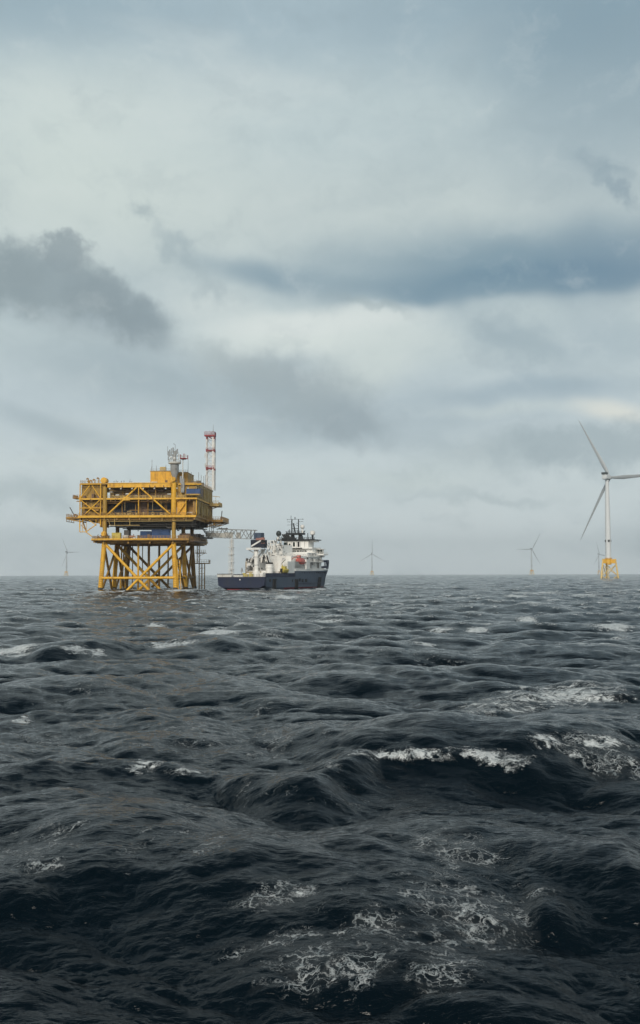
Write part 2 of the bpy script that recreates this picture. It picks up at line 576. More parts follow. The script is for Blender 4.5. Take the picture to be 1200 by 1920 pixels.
def build_sea():
    # polar sheet round the camera: fine where the camera looks, coarse elsewhere
    rows = [0.5, 2.0, 4.0, 6.0, 8.0, 9.5]
    d = 10.5
    while d < 9300:
        rows.append(d)
        d += max(0.025, min(d * d * 0.58 / (CAM_Z * 1067), d * 0.0050))
    rows.append(9300.0)
    fine = np.radians(np.linspace(-20.5, 20.5, 640))
    side = np.radians(20.5 + np.cumsum(np.linspace(0.12, 6.2, 48)) / np.sum(np.linspace(0.12, 6.2, 48)) * 159.0)
    ang = np.concatenate([-side[::-1][1:], fine, side[:-1]])
    ang = np.concatenate([ang, [math.pi * 0.999]])
    rows = np.array(rows)
    nr, nc = len(rows), len(ang)
    A, Dd = np.meshgrid(ang, rows)
    X = (np.sin(A) * Dd).ravel()
    Y = (np.cos(A) * Dd).ravel()
    dist = Dd.ravel()

    wind = R(-100)                          # heading of the waves: towards the camera, a little to the left
    z = np.zeros_like(X)
    dx = np.zeros_like(X)
    dy = np.zeros_like(X)
    jx = np.zeros_like(X)
    jy = np.zeros_like(X)
    jc = np.zeros_like(X)

    def fade(a, b):
        t = np.clip((b - dist) / (b - a), 0, 1)
        return t * t * (3 - 2 * t)

    layers = [
        (spectrum_tile(487, 512, 9.0, 300, 0.28, 29, wind, 3, 30), 0.0, 0, 0, 9e9, 9e9, 1.75),
        (spectrum_tile(331, 512, 5.0, 90, 0.145, 15, wind + 0.32, 4, 18), 0.32, 40, 90, 1500, 4200, 1.7),
        (spectrum_tile(151, 512, 2.6, 13.0, 0.095, 8.5, wind - 0.3, 8, 16), -0.38, 60, 21, 600, 1800, 1.6),
        (spectrum_tile(83, 512, 0.9, 6.5, 0.070, 4.0, wind - 0.1, 5, 18), -0.15, 11, 7, 320, 1000, 1.45),
        (spectrum_tile(13.7, 512, 0.11, 1.1, 0.0145, 2.2, wind, 6, 10), 0.1, 3, 5, 60, 160, 0.9),
    ]
    for tile, rot, ox, oy, a, b, chop in layers:
        w = fade(a, b) if a < 1e9 else np.ones_like(X)
        h, ex, ey, xx, yy, xy = sample(tile, X, Y, rot, ox, oy)
        z += h * w
        dx += ex * w * chop
        dy += ey * w * chop
        if tile[0] > 20:
            jx += xx * w * chop
            jy += yy * w * chop
            jc += xy * w * chop
    jac = (1 - jx) * (1 - jy) - jc * jc

    foam = np.clip((0.60 - jac) * 2.4, 0, 1.2) * np.clip((dist - 60) / 140, 0, 1)
    lace = np.clip((0.78 - jac) * 1.0, 0, 0.40) * np.clip((dist - 26) / 60, 0.0, 1)

    # the crests and foam that the photograph shows, at their places on the water
    def ridge(pts, height, front, back, foam_k=0.0, lace_k=0.0):
        nonlocal z, foam, lace, dy
        w = [on_sea(px, py, height * 0.5) for px, py in pts]
        wx = np.array([p[0] for p in w])
        wy = np.array([p[1] for p in w])
        o = np.argsort(wx)
        wx, wy = wx[o], wy[o]
        L = wx[-1] - wx[0]
        yc = np.interp(X, wx, wy)
        t = Y - yc + 0.12 * np.sin(X * 0.9 + pts[0][1]) * front
        e = np.clip(np.minimum(X - wx[0], wx[-1] - X) / (0.22 * L) + 0.5, 0, 1)
        e = e * e * (3 - 2 * e)
        prof = np.where(t < 0, 1 / np.cosh(np.clip(t / front, -12, 12)) ** 2, 1 / np.cosh(np.clip(t / back, -12, 12)) ** 2)
        trough = -0.45 * np.exp(-((t + front * 2.6) / (front * 1.5)) ** 2)
        z += height * e * (prof + trough)
        dy -= height * 0.25 * e * np.exp(-(t / (front * 0.8)) ** 2)
        if foam_k:
            fx = np.exp(-((t + front * 0.10) / (front * 0.30)) ** 2)
            foam = np.maximum(foam, foam_k * e * fx)
        if lace_k:
            fl = np.exp(-((t - back * 0.2) / (back * 0.9)) ** 2)
            lace = np.maximum(lace, lace_k * e * fl)

    def patch(px, py, rx, ry, fk, lk, slope=0.0):
        """Foam lying on the water, an uneven ellipse measured where it lies."""
        nonlocal foam, lace
        dv = ray(px, py)
        zz = z.reshape(nr, nc)[:, int(np.argmin(np.abs(ang - math.atan2(dv.x, dv.y))))]
        rz = CAM_Z + rows * dv.z / math.hypot(dv.x, dv.y)
        hit = np.nonzero((zz >= rz) & (rows > 11))[0]
        h0 = float(np.clip(rz[hit[0]], -1.2, 1.4)) if len(hit) else 0.0
        cx, cy = on_sea(px, py, h0)
        ex = abs(on_sea(px + rx, py, h0)[0] - cx)
        ey = abs(on_sea(px, py + ry, h0)[1] - cy)
        q = (X - cx) / ex
        r_ = ((Y - cy) - slope * (X - cx)) / ey
        g = np.exp(-(q * q + r_ * r_) * 1.2)
        if fk:
            foam = np.maximum(foam, fk * g)
        if lk:
            lace = np.maximum(lace, lk * g)

    ridge([(10, 1438), (130, 1432), (260, 1428), (420, 1442), (600, 1478)], 0.42, 1.5, 4.0)
    ridge([(590, 1462), (720, 1412), (850, 1404), (960, 1404), (1080, 1388), (1200, 1384)], 0.62, 1.7, 4.5)
    ridge([(820, 1345), (900, 1325), (1000, 1302), (1200, 1296)], 0.5, 2.6, 5.0)
    ridge([(60, 1226), (180, 1214), (330, 1206), (450, 1216)], 0.55, 4.0, 8.0)
    ridge([(20, 1668), (180, 1652), (320, 1644), (520, 1662)], 0.24, 0.9, 2.2)
    ridge([(960, 1690), (1080, 1668), (1200, 1662)], 0.24, 0.9, 2.2)
    ridge([(-40, 1824), (150, 1812), (300, 1822)], 0.13, 0.7, 1.4)
    ridge([(300, 1790), (420, 1812), (560, 1822)], 0.08, 0.5, 0.9)
    ridge([(20, 1335), (150, 1318), (300, 1340)], 0.25, 2.0, 4.0)
    ridge([(560, 1278), (700, 1262), (860, 1280)], 0.25, 3.0, 6.0)
    ridge([(480, 1385), (560, 1372), (650, 1392)], 0.28, 1.6, 3.5, 0.0, 0.5)

    # breaking crests
    patch(262, 1436, 34, 9, 1.0, 0.6)
    patch(330, 1445, 60, 5, 0.45, 0.6)
    patch(780, 1408, 84, 3.0, 0.86, 0.95)
    patch(912, 1410, 74, 3.6, 0.95, 0.95)
    patch(950, 1414, 34, 5, 0.7, 0.95)
    patch(1040, 1396, 80, 6, 0.5, 0.8)
    patch(1095, 1385, 90, 3.5, 0.72, 0.98)
    patch(1120, 1410, 80, 18, 0.2, 0.95)
    patch(1165, 1425, 40, 40, 0.2, 0.75)
    patch(700, 1400, 50, 10, 0.5, 0.8, 0.2)
    patch(640, 1425, 30, 14, 0.3, 0.8)
    patch(1060, 1306, 125, 17, 0.88, 1.1)
    patch(1010, 1310, 60, 10, 1.0, 1.0)
    patch(1110, 1308, 60, 9, 0.95, 1.0)
    patch(950, 1318, 100, 18, 0.55, 1.05, 0.4)
    patch(895, 1334, 60, 10, 0.5, 1.0, 0.5)
    patch(1120, 1300, 70, 8, 0.6, 0.9)
    patch(1090, 1285, 70, 5, 0.45, 0.7)
    patch(150, 1217, 32, 2.4, 1.0, 0.5)
    patch(183, 1226, 10, 3, 1.2, 0.5)
    patch(330, 1208, 48, 2.5, 1.25, 0.4)
    patch(50, 1227, 34, 2, 1.2, 0.3)
    patch(250, 1196, 120, 12, 0.2, 0.62)
    patch(120, 1196, 130, 6, 0.25, 0.5)
    patch(505, 1190, 36, 12, 0.3, 0.8)
    patch(900, 1181, 24, 2.4, 1.40, 0.4)
    patch(792, 1208, 22, 2.4, 1.33, 0.5)
    patch(700, 1216, 80, 8, 0.1, 0.6)
    patch(1144, 1174, 36, 2.1, 1.40, 0.3)
    patch(995, 1163, 18, 1.8, 1.33, 0.2)
    patch(1000, 1112, 46, 1.8, 1.40, 0.2)
    patch(970, 1119, 26, 1.8, 1.33, 0.2)
    patch(1095, 1116, 26, 1.5, 1.40, 0.2)
    patch(618, 1156, 14, 1.8, 1.40, 0.3)
    patch(680, 1096, 18, 2.5, 1.1, 0.2)
    patch(712, 1097, 16, 2.5, 1.1, 0.2)
    patch(540, 1118, 28, 1.8, 1.40, 0.3)
    patch(455, 1171, 14, 1.8, 1.26, 0.3)
    patch(410, 1178, 24, 4, 0.6, 0.4)
    patch(35, 1355, 22, 6, 0.85, 0.7)
    patch(96, 1388, 110, 16, 0.2, 0.72)
    patch(330, 1368, 50, 10, 0.25, 0.75, 0.4)
    patch(270, 1393, 40, 4, 0.35, 0.7)
    patch(365, 1365, 14, 12, 0.25, 0.8)
    patch(545, 1392, 60, 20, 0.2, 0.75)
    patch(500, 1412, 60, 8, 0.25, 0.7)
    patch(430, 1400, 260, 18, 0.0, 0.60)
    patch(200, 1290, 180, 20, 0.0, 0.52)
    patch(560, 1235, 200, 16, 0.0, 0.52)
    patch(850, 1245, 200, 16, 0.0, 0.52)
    patch(500, 1330, 200, 14, 0.0, 0.5)
    patch(760, 1150, 240, 10, 0.0, 0.5)
    # flecked foam of the foreground
    for p in ((830, 1590, 130, 34, 0.0, 0.80), (850, 1580, 60, 16, 0.2, 0.9), (840, 1670, 110, 50, 0.0, 0.90), (830, 1700, 44, 60, 0.26, 0.98),
              (900, 1690, 90, 80, 0.0, 0.74), (760, 1680, 90, 40, 0.0, 0.76), (815, 1780, 90, 60, 0.0, 0.88), (805, 1800, 40, 30, 0.2, 0.9),
              (700, 1715, 110, 44, 0.0, 0.86), (670, 1785, 100, 22, 0.30, 1.0), (610, 1790, 90, 24, 0.12, 0.84), (530, 1750, 120, 24, 0.0, 0.84),
              (585, 1725, 90, 26, 0.12, 0.80), (545, 1660, 90, 18, 0.22, 0.86, 0.2), (590, 1650, 50, 10, 0.30, 0.9), (420, 1570, 60, 16, 0.0, 0.7, 0.3),
              (120, 1575, 150, 44, 0.0, 0.70), (150, 1604, 80, 12, 0.16, 0.8, 0.1), (960, 1660, 100, 16, 0.0, 0.72, 0.3), (560, 1450, 200, 30, 0.0, 0.5),
              (640, 1500, 300, 40, 0.0, 0.42), (300, 1560, 260, 40, 0.0, 0.40), (740, 1715, 270, 110, 0.0, 0.60), (820, 1690, 170, 110, 0.0, 0.78), (640, 1760, 170, 50, 0.0, 0.80)):
        patch(*p)
    # white water round the jacket legs and along the ship
    for p in ((345, 1106, 26, 2, 1.2, 0.8), (188, 1110, 9, 1.6, 1.3, 0.8), (208, 1109, 8, 1.4, 1.2, 0.8), (229, 1108, 8, 1.4, 1.2, 0.8),
              (331, 1108, 9, 1.6, 1.4, 0.8), (352, 1106, 8, 1.4, 1.3, 0.8), (368, 1105, 9, 1.4, 1.3, 0.8), (262, 1109, 40, 1.4, 0.8, 0.6),
              (470, 1112, 70, 1.6, 0.9, 0.6), (560, 1108, 56, 1.4, 1.0, 0.6), (602, 1104, 12, 1.6, 1.3, 0.6), (1142, 1085, 14, 1.0, 1.4, 0.5)):
        patch(*p)

    rnd = np.random.default_rng(5)
    for _ in range(120):                     # scattered whitecaps out to the skyline, each a broken line along its crest
        D_ = 95 * (17 ** rnd.random())
        a_ = R(rnd.uniform(-18, 18))
        cx, cy = math.sin(a_) * D_, math.cos(a_) * D_
        sl = rnd.uniform(-0.25, 0.35)
        t_ = (Y - cy) - sl * (X - cx)
        g = np.exp(-(((X - cx) / rnd.uniform(1.2, 4.6)) ** 2 + (t_ / rnd.uniform(0.7, 1.3 + D_ * 0.0035)) ** 2))
        foam = np.maximum(foam, g * rnd.uniform(0.8, 1.7))

    froth = np.random.default_rng(9).normal(size=X.shape) * 0.022 + 0.05
    z += np.clip(foam - 0.45, 0, 0.6) * froth * np.clip((140 - dist) / 60, 0, 1)

    co = np.empty((nr * nc, 3), np.float32)
    co[:, 0] = X + dx
    co[:, 1] = Y + dy
    # nothing rises into the lens
    near = np.clip((dist - 4) / 10, 0.15, 1)
    co[:, 2] = z * near

    idx = np.arange(nr * nc, dtype=np.int32).reshape(nr, nc)
    a = idx[:-1, :-1]
    quads = np.stack([a, idx[:-1, 1:], idx[1:, 1:], idx[1:, :-1]], -1).reshape(-1, 4)
    wrap = np.stack([idx[:-1, -1], idx[:-1, 0], idx[1:, 0], idx[1:, -1]], -1).reshape(-1, 4)
    quads = np.concatenate([quads, wrap])[:, ::-1]
    nq = len(quads)
    ctr = idx[0]
    me = bpy.data.meshes.new("sea")
    me.vertices.add(nr * nc)
    me.vertices.foreach_set('co', co.ravel())
    me.loops.add(nq * 4 + nc)
    me.loops.foreach_set('vertex_index', np.concatenate([quads.ravel(), ctr[::-1]]).astype(np.int32))
    me.polygons.add(nq + 1)
    me.polygons.foreach_set('loop_start', np.concatenate([np.arange(0, nq * 4, 4), [nq * 4]]).astype(np.int32))
    me.update(calc_edges=True)
    me.polygons.foreach_set('use_smooth', np.ones(nq + 1, bool))
    for nm, arr in (('foam', foam), ('lace', lace)):
        at = me.attributes.new(nm, 'FLOAT', 'POINT')
        at.data.foreach_set('value', arr.astype(np.float32))
    me.validate()
    print("sea: rows", nr, "cols", nc, "quads", nq, "z std near", float(z[(dist > 20) & (dist < 300)].std()))

    m, T = material("sea water")
    pos = T.n('ShaderNodeNewGeometry').outputs['Position']
    fa = T.n('ShaderNodeAttribute', attribute_name='foam').outputs['Fac']
    la = T.n('ShaderNodeAttribute', attribute_name='lace').outputs['Fac']
    flat = T.vmath('MULTIPLY', pos, (1.0, 1.0, 0.5))
    wob = T.vmath('SUBTRACT', T.noise(flat, 1.1, 4, 0.6, col=True), (0.5, 0.5, 0.5))
    wob2 = T.vmath('SUBTRACT', T.noise(flat, 3.6, 4, 0.65, col=True), (0.5, 0.5, 0.5))
    pw = T.vmath('ADD', T.vmath('ADD', flat, T.vmath('SCALE', wob, scale=1.0)), T.vmath('SCALE', wob2, scale=0.42))
    n1 = T.noise(T.vmath('MULTIPLY', pw, (0.8, 1.2, 1.0)), 1.3, 8, 0.68)
    n2 = T.noise(T.vmath('MULTIPLY', pw, (0.8, 2.0, 1.0)), 3.4, 6, 0.72)
    n1 = T.lrange(n1, 0.32, 0.68)
    n2 = T.lrange(n2, 0.30, 0.70)
    f1 = T.math('ADD', fa, T.math('MULTIPLY', T.math('SUBTRACT', n1, 0.5), 1.3))
    f1 = T.math('ADD', f1, T.math('MULTIPLY', T.math('SUBTRACT', n2, 0.5), 1.15))
    f1 = T.math('MULTIPLY', f1, T.smooth(fa, 0.04, 0.3))
    solid = T.math('MULTIPLY', T.smooth(f1, 0.40, 0.95), 0.95)
    # filaments of foam: the edges of stretched, wobbling cells, broken up by noise
    def web(scale, width, sx, sy):
        vo = T.n('ShaderNodeTexVoronoi', feature='DISTANCE_TO_EDGE')
        T.put(vo.inputs['Vector'], T.vmath('MULTIPLY', pw, (sx, sy, 1.0)))
        vo.inputs['Scale'].default_value = scale
        return T.smooth(vo.outputs['Distance'], width, width * 0.15)
    w1 = web(2.3, 0.070, 0.75, 1.0)
    w2 = web(5.5, 0.075, 0.7, 1.1)
    webs = T.math('MAXIMUM', w1, T.math('MULTIPLY', w2, 0.7))
    gate = T.lrange(T.noise(T.vmath('MULTIPLY', pw, (0.8, 1.2, 1.0)), 1.5, 8, 0.75), 0.3, 0.7)
    gl = T.smooth(T.math('ADD', la, T.math('MULTIPLY', T.math('SUBTRACT', gate, 0.5), 1.15)), 0.52, 0.90)
    filam = T.math('MULTIPLY', T.math('MULTIPLY', webs, gl), 0.62)
    film = T.math('MULTIPLY', T.smooth(T.math('ADD', la, T.math('MULTIPLY', T.math('SUBTRACT', n1, 0.5), 0.8)), 0.4, 1.3), 0.07)
    fm = T.math('MAXIMUM', T.math('MAXIMUM', solid, filam), film, clamp=True)

    # ripples too small for the mesh: long across the wind, short along it
    rw = T.vmath('ADD', pos, T.vmath('SCALE', wob, scale=0.5))
    r1 = T.noise(T.vmath('MULTIPLY', rw, (0.34, 1.0, 0.4)), 1.5, 6, 0.6, 0.25)
    r2 = T.noise(T.vmath('MULTIPLY', rw, (0.38, 1.0, 0.4)), 6.5, 5, 0.6, 0.15)
    hgt = T.math('ADD', T.math('MULTIPLY', r1, 0.21), T.math('MULTIPLY', r2, 0.042))
    hgt = T.math('ADD', hgt, T.math('MULTIPLY', T.math('MULTIPLY', fm, n2), 0.14))
    bump = T.n('ShaderNodeBump')
    bump.inputs['Strength'].default_value = 0.6
    bump.inputs['Distance'].default_value = 1.0
    T.put(bump.inputs['Height'], hgt)

    deep = T.mix(T.noise(pos, 0.03, 3), (0.0011, 0.0042, 0.0070, 1), (0.0021, 0.0066, 0.0104, 1))
    b = T.n('ShaderNodeBsdfPrincipled')
    T.put(b.inputs['Base Color'], deep)
    b.inputs['Roughness'].default_value = 0.10
    b.inputs['IOR'].default_value = 1.23
    T.put(b.inputs['Normal'], bump.outputs[0])
    fo = T.n('ShaderNodeBsdfPrincipled')
    T.put(fo.inputs['Base Color'], T.mix(T.smooth(n2, 0.1, 0.9), (0.34, 0.39, 0.41, 1), (0.80, 0.82, 0.82, 1)))
    fo.inputs['Roughness'].default_value = 0.85
    T.put(fo.inputs['Normal'], bump.outputs[0])
    mx = T.n('ShaderNodeMixShader')
    T.put(mx.inputs[0], fm)
    T.put(mx.inputs[1], b.outputs[0])
    T.put(mx.inputs[2], fo.outputs[0])
    o = T.n('ShaderNodeOutputMaterial')
    T.put(o.inputs[0], mx.outputs[0])
    me.materials.append(m)
    ob = bpy.data.objects.new("sea", me)
    COL.objects.link(ob)
    ob['kind'] = 'structure'
    ob['label'] = 'dark rough sea with white breaking crests'


build_sea()

# ------------------------------------------------------------------ haze
HAZE_D = 9.5e-5
hz = MB().box(-9600, 9600, -9600, 9600, -14, 290).build("haze", [], None)
hm, HT = material("sea haze")
pv = HT.n('ShaderNodeVolumePrincipled')
pv.inputs['Color'].default_value = (0.97, 0.99, 1.0, 1)
pv.inputs['Density'].default_value = HAZE_D
pv.inputs['Anisotropy'].default_value = 0.55
ho = HT.n('ShaderNodeOutputMaterial')
HT.put(ho.inputs['Volume'], pv.outputs[0])
hz.data.materials.append(hm)
hz['kind'] = 'stuff'
try:
    hm.cycles.homogeneous_volume = True
except Exception:
    pass

# ================================================================== WIND TURBINES
HUB_H = 127.0
BLADE = 90.0


def blade_mesh():
    vs, fs = [], []
    n = 12
    st = [(0.0, 1.55, 1.55, 0), (0.03, 1.5, 1.5, 0), (0.10, 2.0, 1.1, 12), (0.20, 2.5, 0.62, 9), (0.35, 2.0, 0.42, 6), (0.55, 1.45, 0.28, 3),
          (0.75, 1.0, 0.17, 1), (0.9, 0.65, 0.1, 0), (0.98, 0.34, 0.06, 0), (1.0, 0.08, 0.03, 0)]
    for t, ch, th, tw in st:
        for i in range(n):
            a = 2 * math.pi * i / n
            x, y = math.cos(a) * ch + ch * 0.25 * (t > 0.05), math.sin(a) * th
            c, s = math.cos(R(tw + 4)), math.sin(R(tw + 4))
            vs.append((x * c - y * s, x * s + y * c + 2.2 * t * t, 1.2 + t * (BLADE - 1.2)))
    for j in range(len(st) - 1):
        for i in range(n):
            fs.append((j * n + i, j * n + (i + 1) % n, (j + 1) * n + (i + 1) % n, (j + 1) * n + i))
    fs.append(tuple(range((len(st) - 1) * n, len(st) * n)))
    return MB().add(vs, fs).mesh("blade", TURB_BLADE_SHADE, True)


def make_turbine():
    root = thing("wind_turbine", "", "wind turbine")
    # tower, its lines of marks and the door collar
    MB().lathe((0, 0, 0), [(3.75, 25.2), (3.75, 26.0), (3.5, 26.02), (3.45, 46), (3.2, 75), (2.6, 105), (2.2, 122.6)], 32).build("tower", TURB, root, True)
    for a in (-82, 0, 82):
        ms = MB()
        c, s = math.sin(R(a)), -math.cos(R(a))
        for dz, w in ((-0.6, 2.2), (0.6, 2.2)):
            p = Vector((c * 3.56, s * 3.56, 47.0 + dz))
            t = Vector((-s, c, 0))
            ms.bar(p - t * w / 2, p + t * w / 2, 0.3, 1.1)
        for k in (-1.0, 1.0):
            p = Vector((c * 3.56, s * 3.56, 47.0)) + Vector((-s, c, 0)) * k
            ms.bar(p - Vector((0, 0, 1.5)), p + Vector((0, 0, 1.5)), 0.4)
        ms.build("number_panel", BLACK, root)
    MB().lathe((0, 0, 24.6), [(4.6, 0), (4.6, 0.35)], 24).rail([(4.5 * math.cos(k * math.pi / 8), 4.5 * math.sin(k * math.pi / 8), 24.95) for k in range(17)], 1.2, 1.5, 0.06).build("work_platform", JYEL2, root)
    # transition piece: a central can and three box arms
    top, bot = 8.6, 12.6
    legs = [R(205), R(335), R(88)]
    tp = MB().lathe((0, 0, 0), [(3.5, 17.4), (3.7, 18.0), (3.7, 24.6)], 24)
    for a in legs:
        tp.bar((math.cos(a) * 3.2, math.sin(a) * 3.2, 21.6), (math.cos(a) * top, math.sin(a) * top, 21.6), 3.4, 5.2)
    tp.build("transition_piece", JYEL2, root)

    def leg_at(a, z):
        t = (24.0 - z) / 30.0
        rr = top + (bot - top) * t
        return Vector((math.cos(a) * rr, math.sin(a) * rr, z))
    for a in legs:
        MB().tube(leg_at(a, 24.6), leg_at(a, -9), 1.0, n=14).build("jacket_leg", JYEL, root, True)
    for i in range(3):
        a, b = legs[i], legs[(i + 1) % 3]
        MB().tube(leg_at(a, 17.5), leg_at(b, 3.5), 0.42).build("brace", JYEL, root, True)
        MB().tube(leg_at(b, 17.5), leg_at(a, 3.5), 0.42).build("brace", JYEL, root, True)
        MB().tube(leg_at(a, 3.5), leg_at(b, -9), 0.45).build("brace", JYEL, root, True)
        MB().tube(leg_at(b, 3.5), leg_at(a, -9), 0.45).build("brace", JYEL, root, True)
    lad = MB()
    for k in (-0.5, 0.5):
        lad.tube((k - 3.0, -8.4, 22), (k - 3.0, -10.6, -4), 0.16)
    for i in range(24):
        z = -2 + i
        yy = -8.4 - 2.2 * (22 - z) / 26
        lad.bar((-3.5, yy, z), (-2.5, yy, z), 0.09)
    lad.build("boat_landing_ladder", JYEL, root)
    # nacelle looking along local +Y
    nac = MB()
    secs = [(-7.0, 2.6, 2.5), (-6.4, 3.1, 3.0), (2.5, 3.2, 3.1), (4.6, 2.7, 2.7), (5.4, 2.3, 2.3)]
    vs, fs = [], []
    prof = [(-1, -0.7), (-0.7, -1), (0.7, -1), (1, -0.7), (1, 0.75), (0.75, 1), (-0.75, 1), (-1, 0.75)]
    for y, w, h in secs:
        vs += [(px * w, y, HUB_H + pz * h) for px, pz in prof]
    k = len(prof)
    for j in range(len(secs) - 1):
        fs += [(j * k + i, j * k + (i + 1) % k, (j + 1) * k + (i + 1) % k, (j + 1) * k + i) for i in range(k)]
    fs += [tuple(reversed(range(k))), tuple(range((len(secs) - 1) * k, len(secs) * k))]
    nac.add(vs, fs).lathe((0, 0, 0), [(2.3, 121.8), (2.6, 123.4)], 20)
    yaw = bpy.data.objects.new("nacelle", nac.mesh("nacelle", TURB, True))
    COL.objects.link(yaw)
    yaw.parent = root
    cb = MB().box(-3.4, 3.4, -7.3, -3.2, HUB_H + 3.2, HUB_H + 5.8)
    for i in range(5):
        cb.box(-3.5, 3.5, -7.42, -7.3, HUB_H + 3.4 + i * 0.5, HUB_H + 3.55 + i * 0.5)
    cb.tube((0.8, -4, HUB_H + 5.8), (0.8, -4, HUB_H + 8.2), 0.08)
    cb.build("cooler", TURBD, yaw)
    hub = MB()
    vs, fs = [], []
    ring = [(0.0, 2.1), (0.6, 2.3), (2.4, 2.35), (3.6, 1.8), (4.3, 1.0), (4.6, 0.15)]
    n = 18
    for y, r in ring:
        vs += [(math.cos(2 * math.pi * i / n) * r, y - 2.0, math.sin(2 * math.pi * i / n) * r) for i in range(n)]
    for j in range(len(ring) - 1):
        fs += [(j * n + i, j * n + (i + 1) % n, (j + 1) * n + (i + 1) % n, (j + 1) * n + i) for i in range(n)]
    fs += [tuple(reversed(range(n))), tuple(range((len(ring) - 1) * n, len(ring) * n))]
    hub.add(vs, fs)
    # the rotor is a part of its own so that its blades turn with it
    rot = bpy.data.objects.new("rotor", hub.mesh("rotor", TURB, True))
    COL.objects.link(rot)
    rot.parent = root
    bm = blade_mesh()
    for k in range(3):
        bo = bpy.data.objects.new("blade", bm)
        COL.objects.link(bo)
        bo.parent = rot
        bo.rotation_euler = (0, R(90 + 120 * k), 0)      # at rotor angle 0 one blade lies level
    return root


def set_turbine(root, px, D, yaw_deg, rotor_deg, label):
    root.location = ((px - 600) / F * D, D, 0)
    a = R(-yaw_deg)
    for ch in root.children:
        if ch.name.startswith("nacelle"):
            ch.rotation_euler = (0, 0, a)
        if ch.name.startswith("rotor"):
            off = Matrix.Rotation(a, 3, 'Z') @ Vector((0, 7.4, 0))
            ch.location = (off.x, off.y, HUB_H)
            ch.rotation_mode = 'XYZ'
            ch.rotation_euler = (Matrix.Rotation(a, 3, 'Z') @ Matrix.Rotation(R(rotor_deg), 3, 'Y')).to_euler()
    root['label'] = label
    root['group'] = "wind turbines of the offshore farm"


turb = make_turbine()
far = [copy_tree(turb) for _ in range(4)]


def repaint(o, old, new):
    # darker colour on the far rows paints in the shade of clouds
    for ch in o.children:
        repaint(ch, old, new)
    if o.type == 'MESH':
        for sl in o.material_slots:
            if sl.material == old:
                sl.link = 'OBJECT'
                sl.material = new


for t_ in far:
    repaint(t_, TURB, TURB_CLOUD)
set_turbine(turb, 1140, 1333, 45, 0, "nearest big white wind turbine on a yellow jacket, its base and rotor fully in view")
set_turbine(far[0], 125, 5700, 32, 0, "small hazy wind turbine on the skyline left of the yellow platform")
set_turbine(far[1], 697, 6400, 15, 30, "small hazy wind turbine on the skyline right of the ship, one blade pointing straight up")
set_turbine(far[2], 996, 5300, 40, -60, "small hazy wind turbine on the skyline with one blade tilted up to the right")
set_turbine(far[3], 1122, 6750, 60, 10, "faintest wind turbine, almost hidden beside the near turbine's yellow base")

# ================================================================== OFFSHORE PLATFORM
PD, PX0, PROT = 444.0, -75.5, R(-3.0)
plat = thing("offshore_platform", "yellow offshore substation platform standing on six braced jacket legs", "offshore platform", (PX0, PD, 0), PROT)
_c, _s = math.cos(-PROT), math.sin(-PROT)


def pu(cx, v=0.0):
    """Local u of a mark read in the enlarged platform crop (3.75 x, from 110, 790), at depth v."""
    q = (110 + cx / 3.75 - 600) / F
    return (q * (PD + v * _c) - PX0 - v * _s) / (_c + q * _s)


def pz(cy, v=0.0):
    return CAM_Z + (286.25 - cy / 3.75) / F * (PD + v)


ROWS = [0.0, 22.0, 44.0]
Z_LOW, Z_MAIN, Z_MID, Z_ROOF = 21.3, 31.0, 38.3, 44.7


def leg_pt(side, v, z):
    t = (Z_LOW - z) / Z_LOW
    return Vector(((-14.35 - 1.5 * t) if side < 0 else (14.6 + 1.2 * t), v + (v - 22) * 0.035 * t, z))


for v in ROWS:
    for s in (-1, 1):
        lg = MB().tube(leg_pt(s, v, 20), leg_pt(s, v, -9), 0.98, n=18)
        for z in (5.3, 12.5, 18.6):
            lg.tube(leg_pt(s, v, z - 0.35), leg_pt(s, v, z + 0.35), 1.06, n=18)
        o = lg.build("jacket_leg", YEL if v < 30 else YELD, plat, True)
        # sacrificial rungs climbing the outer face of the leg
        rg = MB()
        for i in range(15):
            p = leg_pt(s, v, -0.5 + i * 0.85)
            rg.bar(p + Vector((-0.55, -1.02, 0)), p + Vector((0.55, -1.02, 0)), 0.1)
        rg.build("climbing_rungs", YELD, o)['kind'] = 'stuff'
        MB().tube(leg_pt(s, v, 1.1), leg_pt(s, v, -3), 1.03, n=18).build("marine_growth", DARK, o, True)


def brace(a, b, r, mat=YEL):
    return MB().tube(a, b, r, n=12).build("brace", mat, plat, True)


for i, v in enumerate(ROWS):
    mt = (YEL, YEL, YELD)[i]
    rr = 0.62
    d = Vector((0, -0.3, 0))
    # big X of each row, crossing at the level tube
    brace(leg_pt(-1, v, 19.6), leg_pt(1, v, -9.0) - Vector((3.0, 0, 0)), rr, mt)
    brace(leg_pt(1, v, 19.2) + d, leg_pt(-1, v, -9.0) + Vector((3.0, 0, 0)) + d, rr * 0.9, mt)
    brace(leg_pt(-1, v, -1.1 + 6.2) + d * 2, leg_pt(1, v, 5.2) + d * 2, 0.55, mt)
for s in (-1, 1):
    for v0, v1 in ((0, 22), (22, 44)):
        mt = YELD
        brace(leg_pt(s, v0, 19.0), leg_pt(s, v1, -3.0), 0.5, mt)
        brace(leg_pt(s, v1, 19.0), leg_pt(s, v0, -3.0), 0.5, mt)
        brace(leg_pt(s, v0, 5.2), leg_pt(s, v1, 5.2), 0.45, mt)

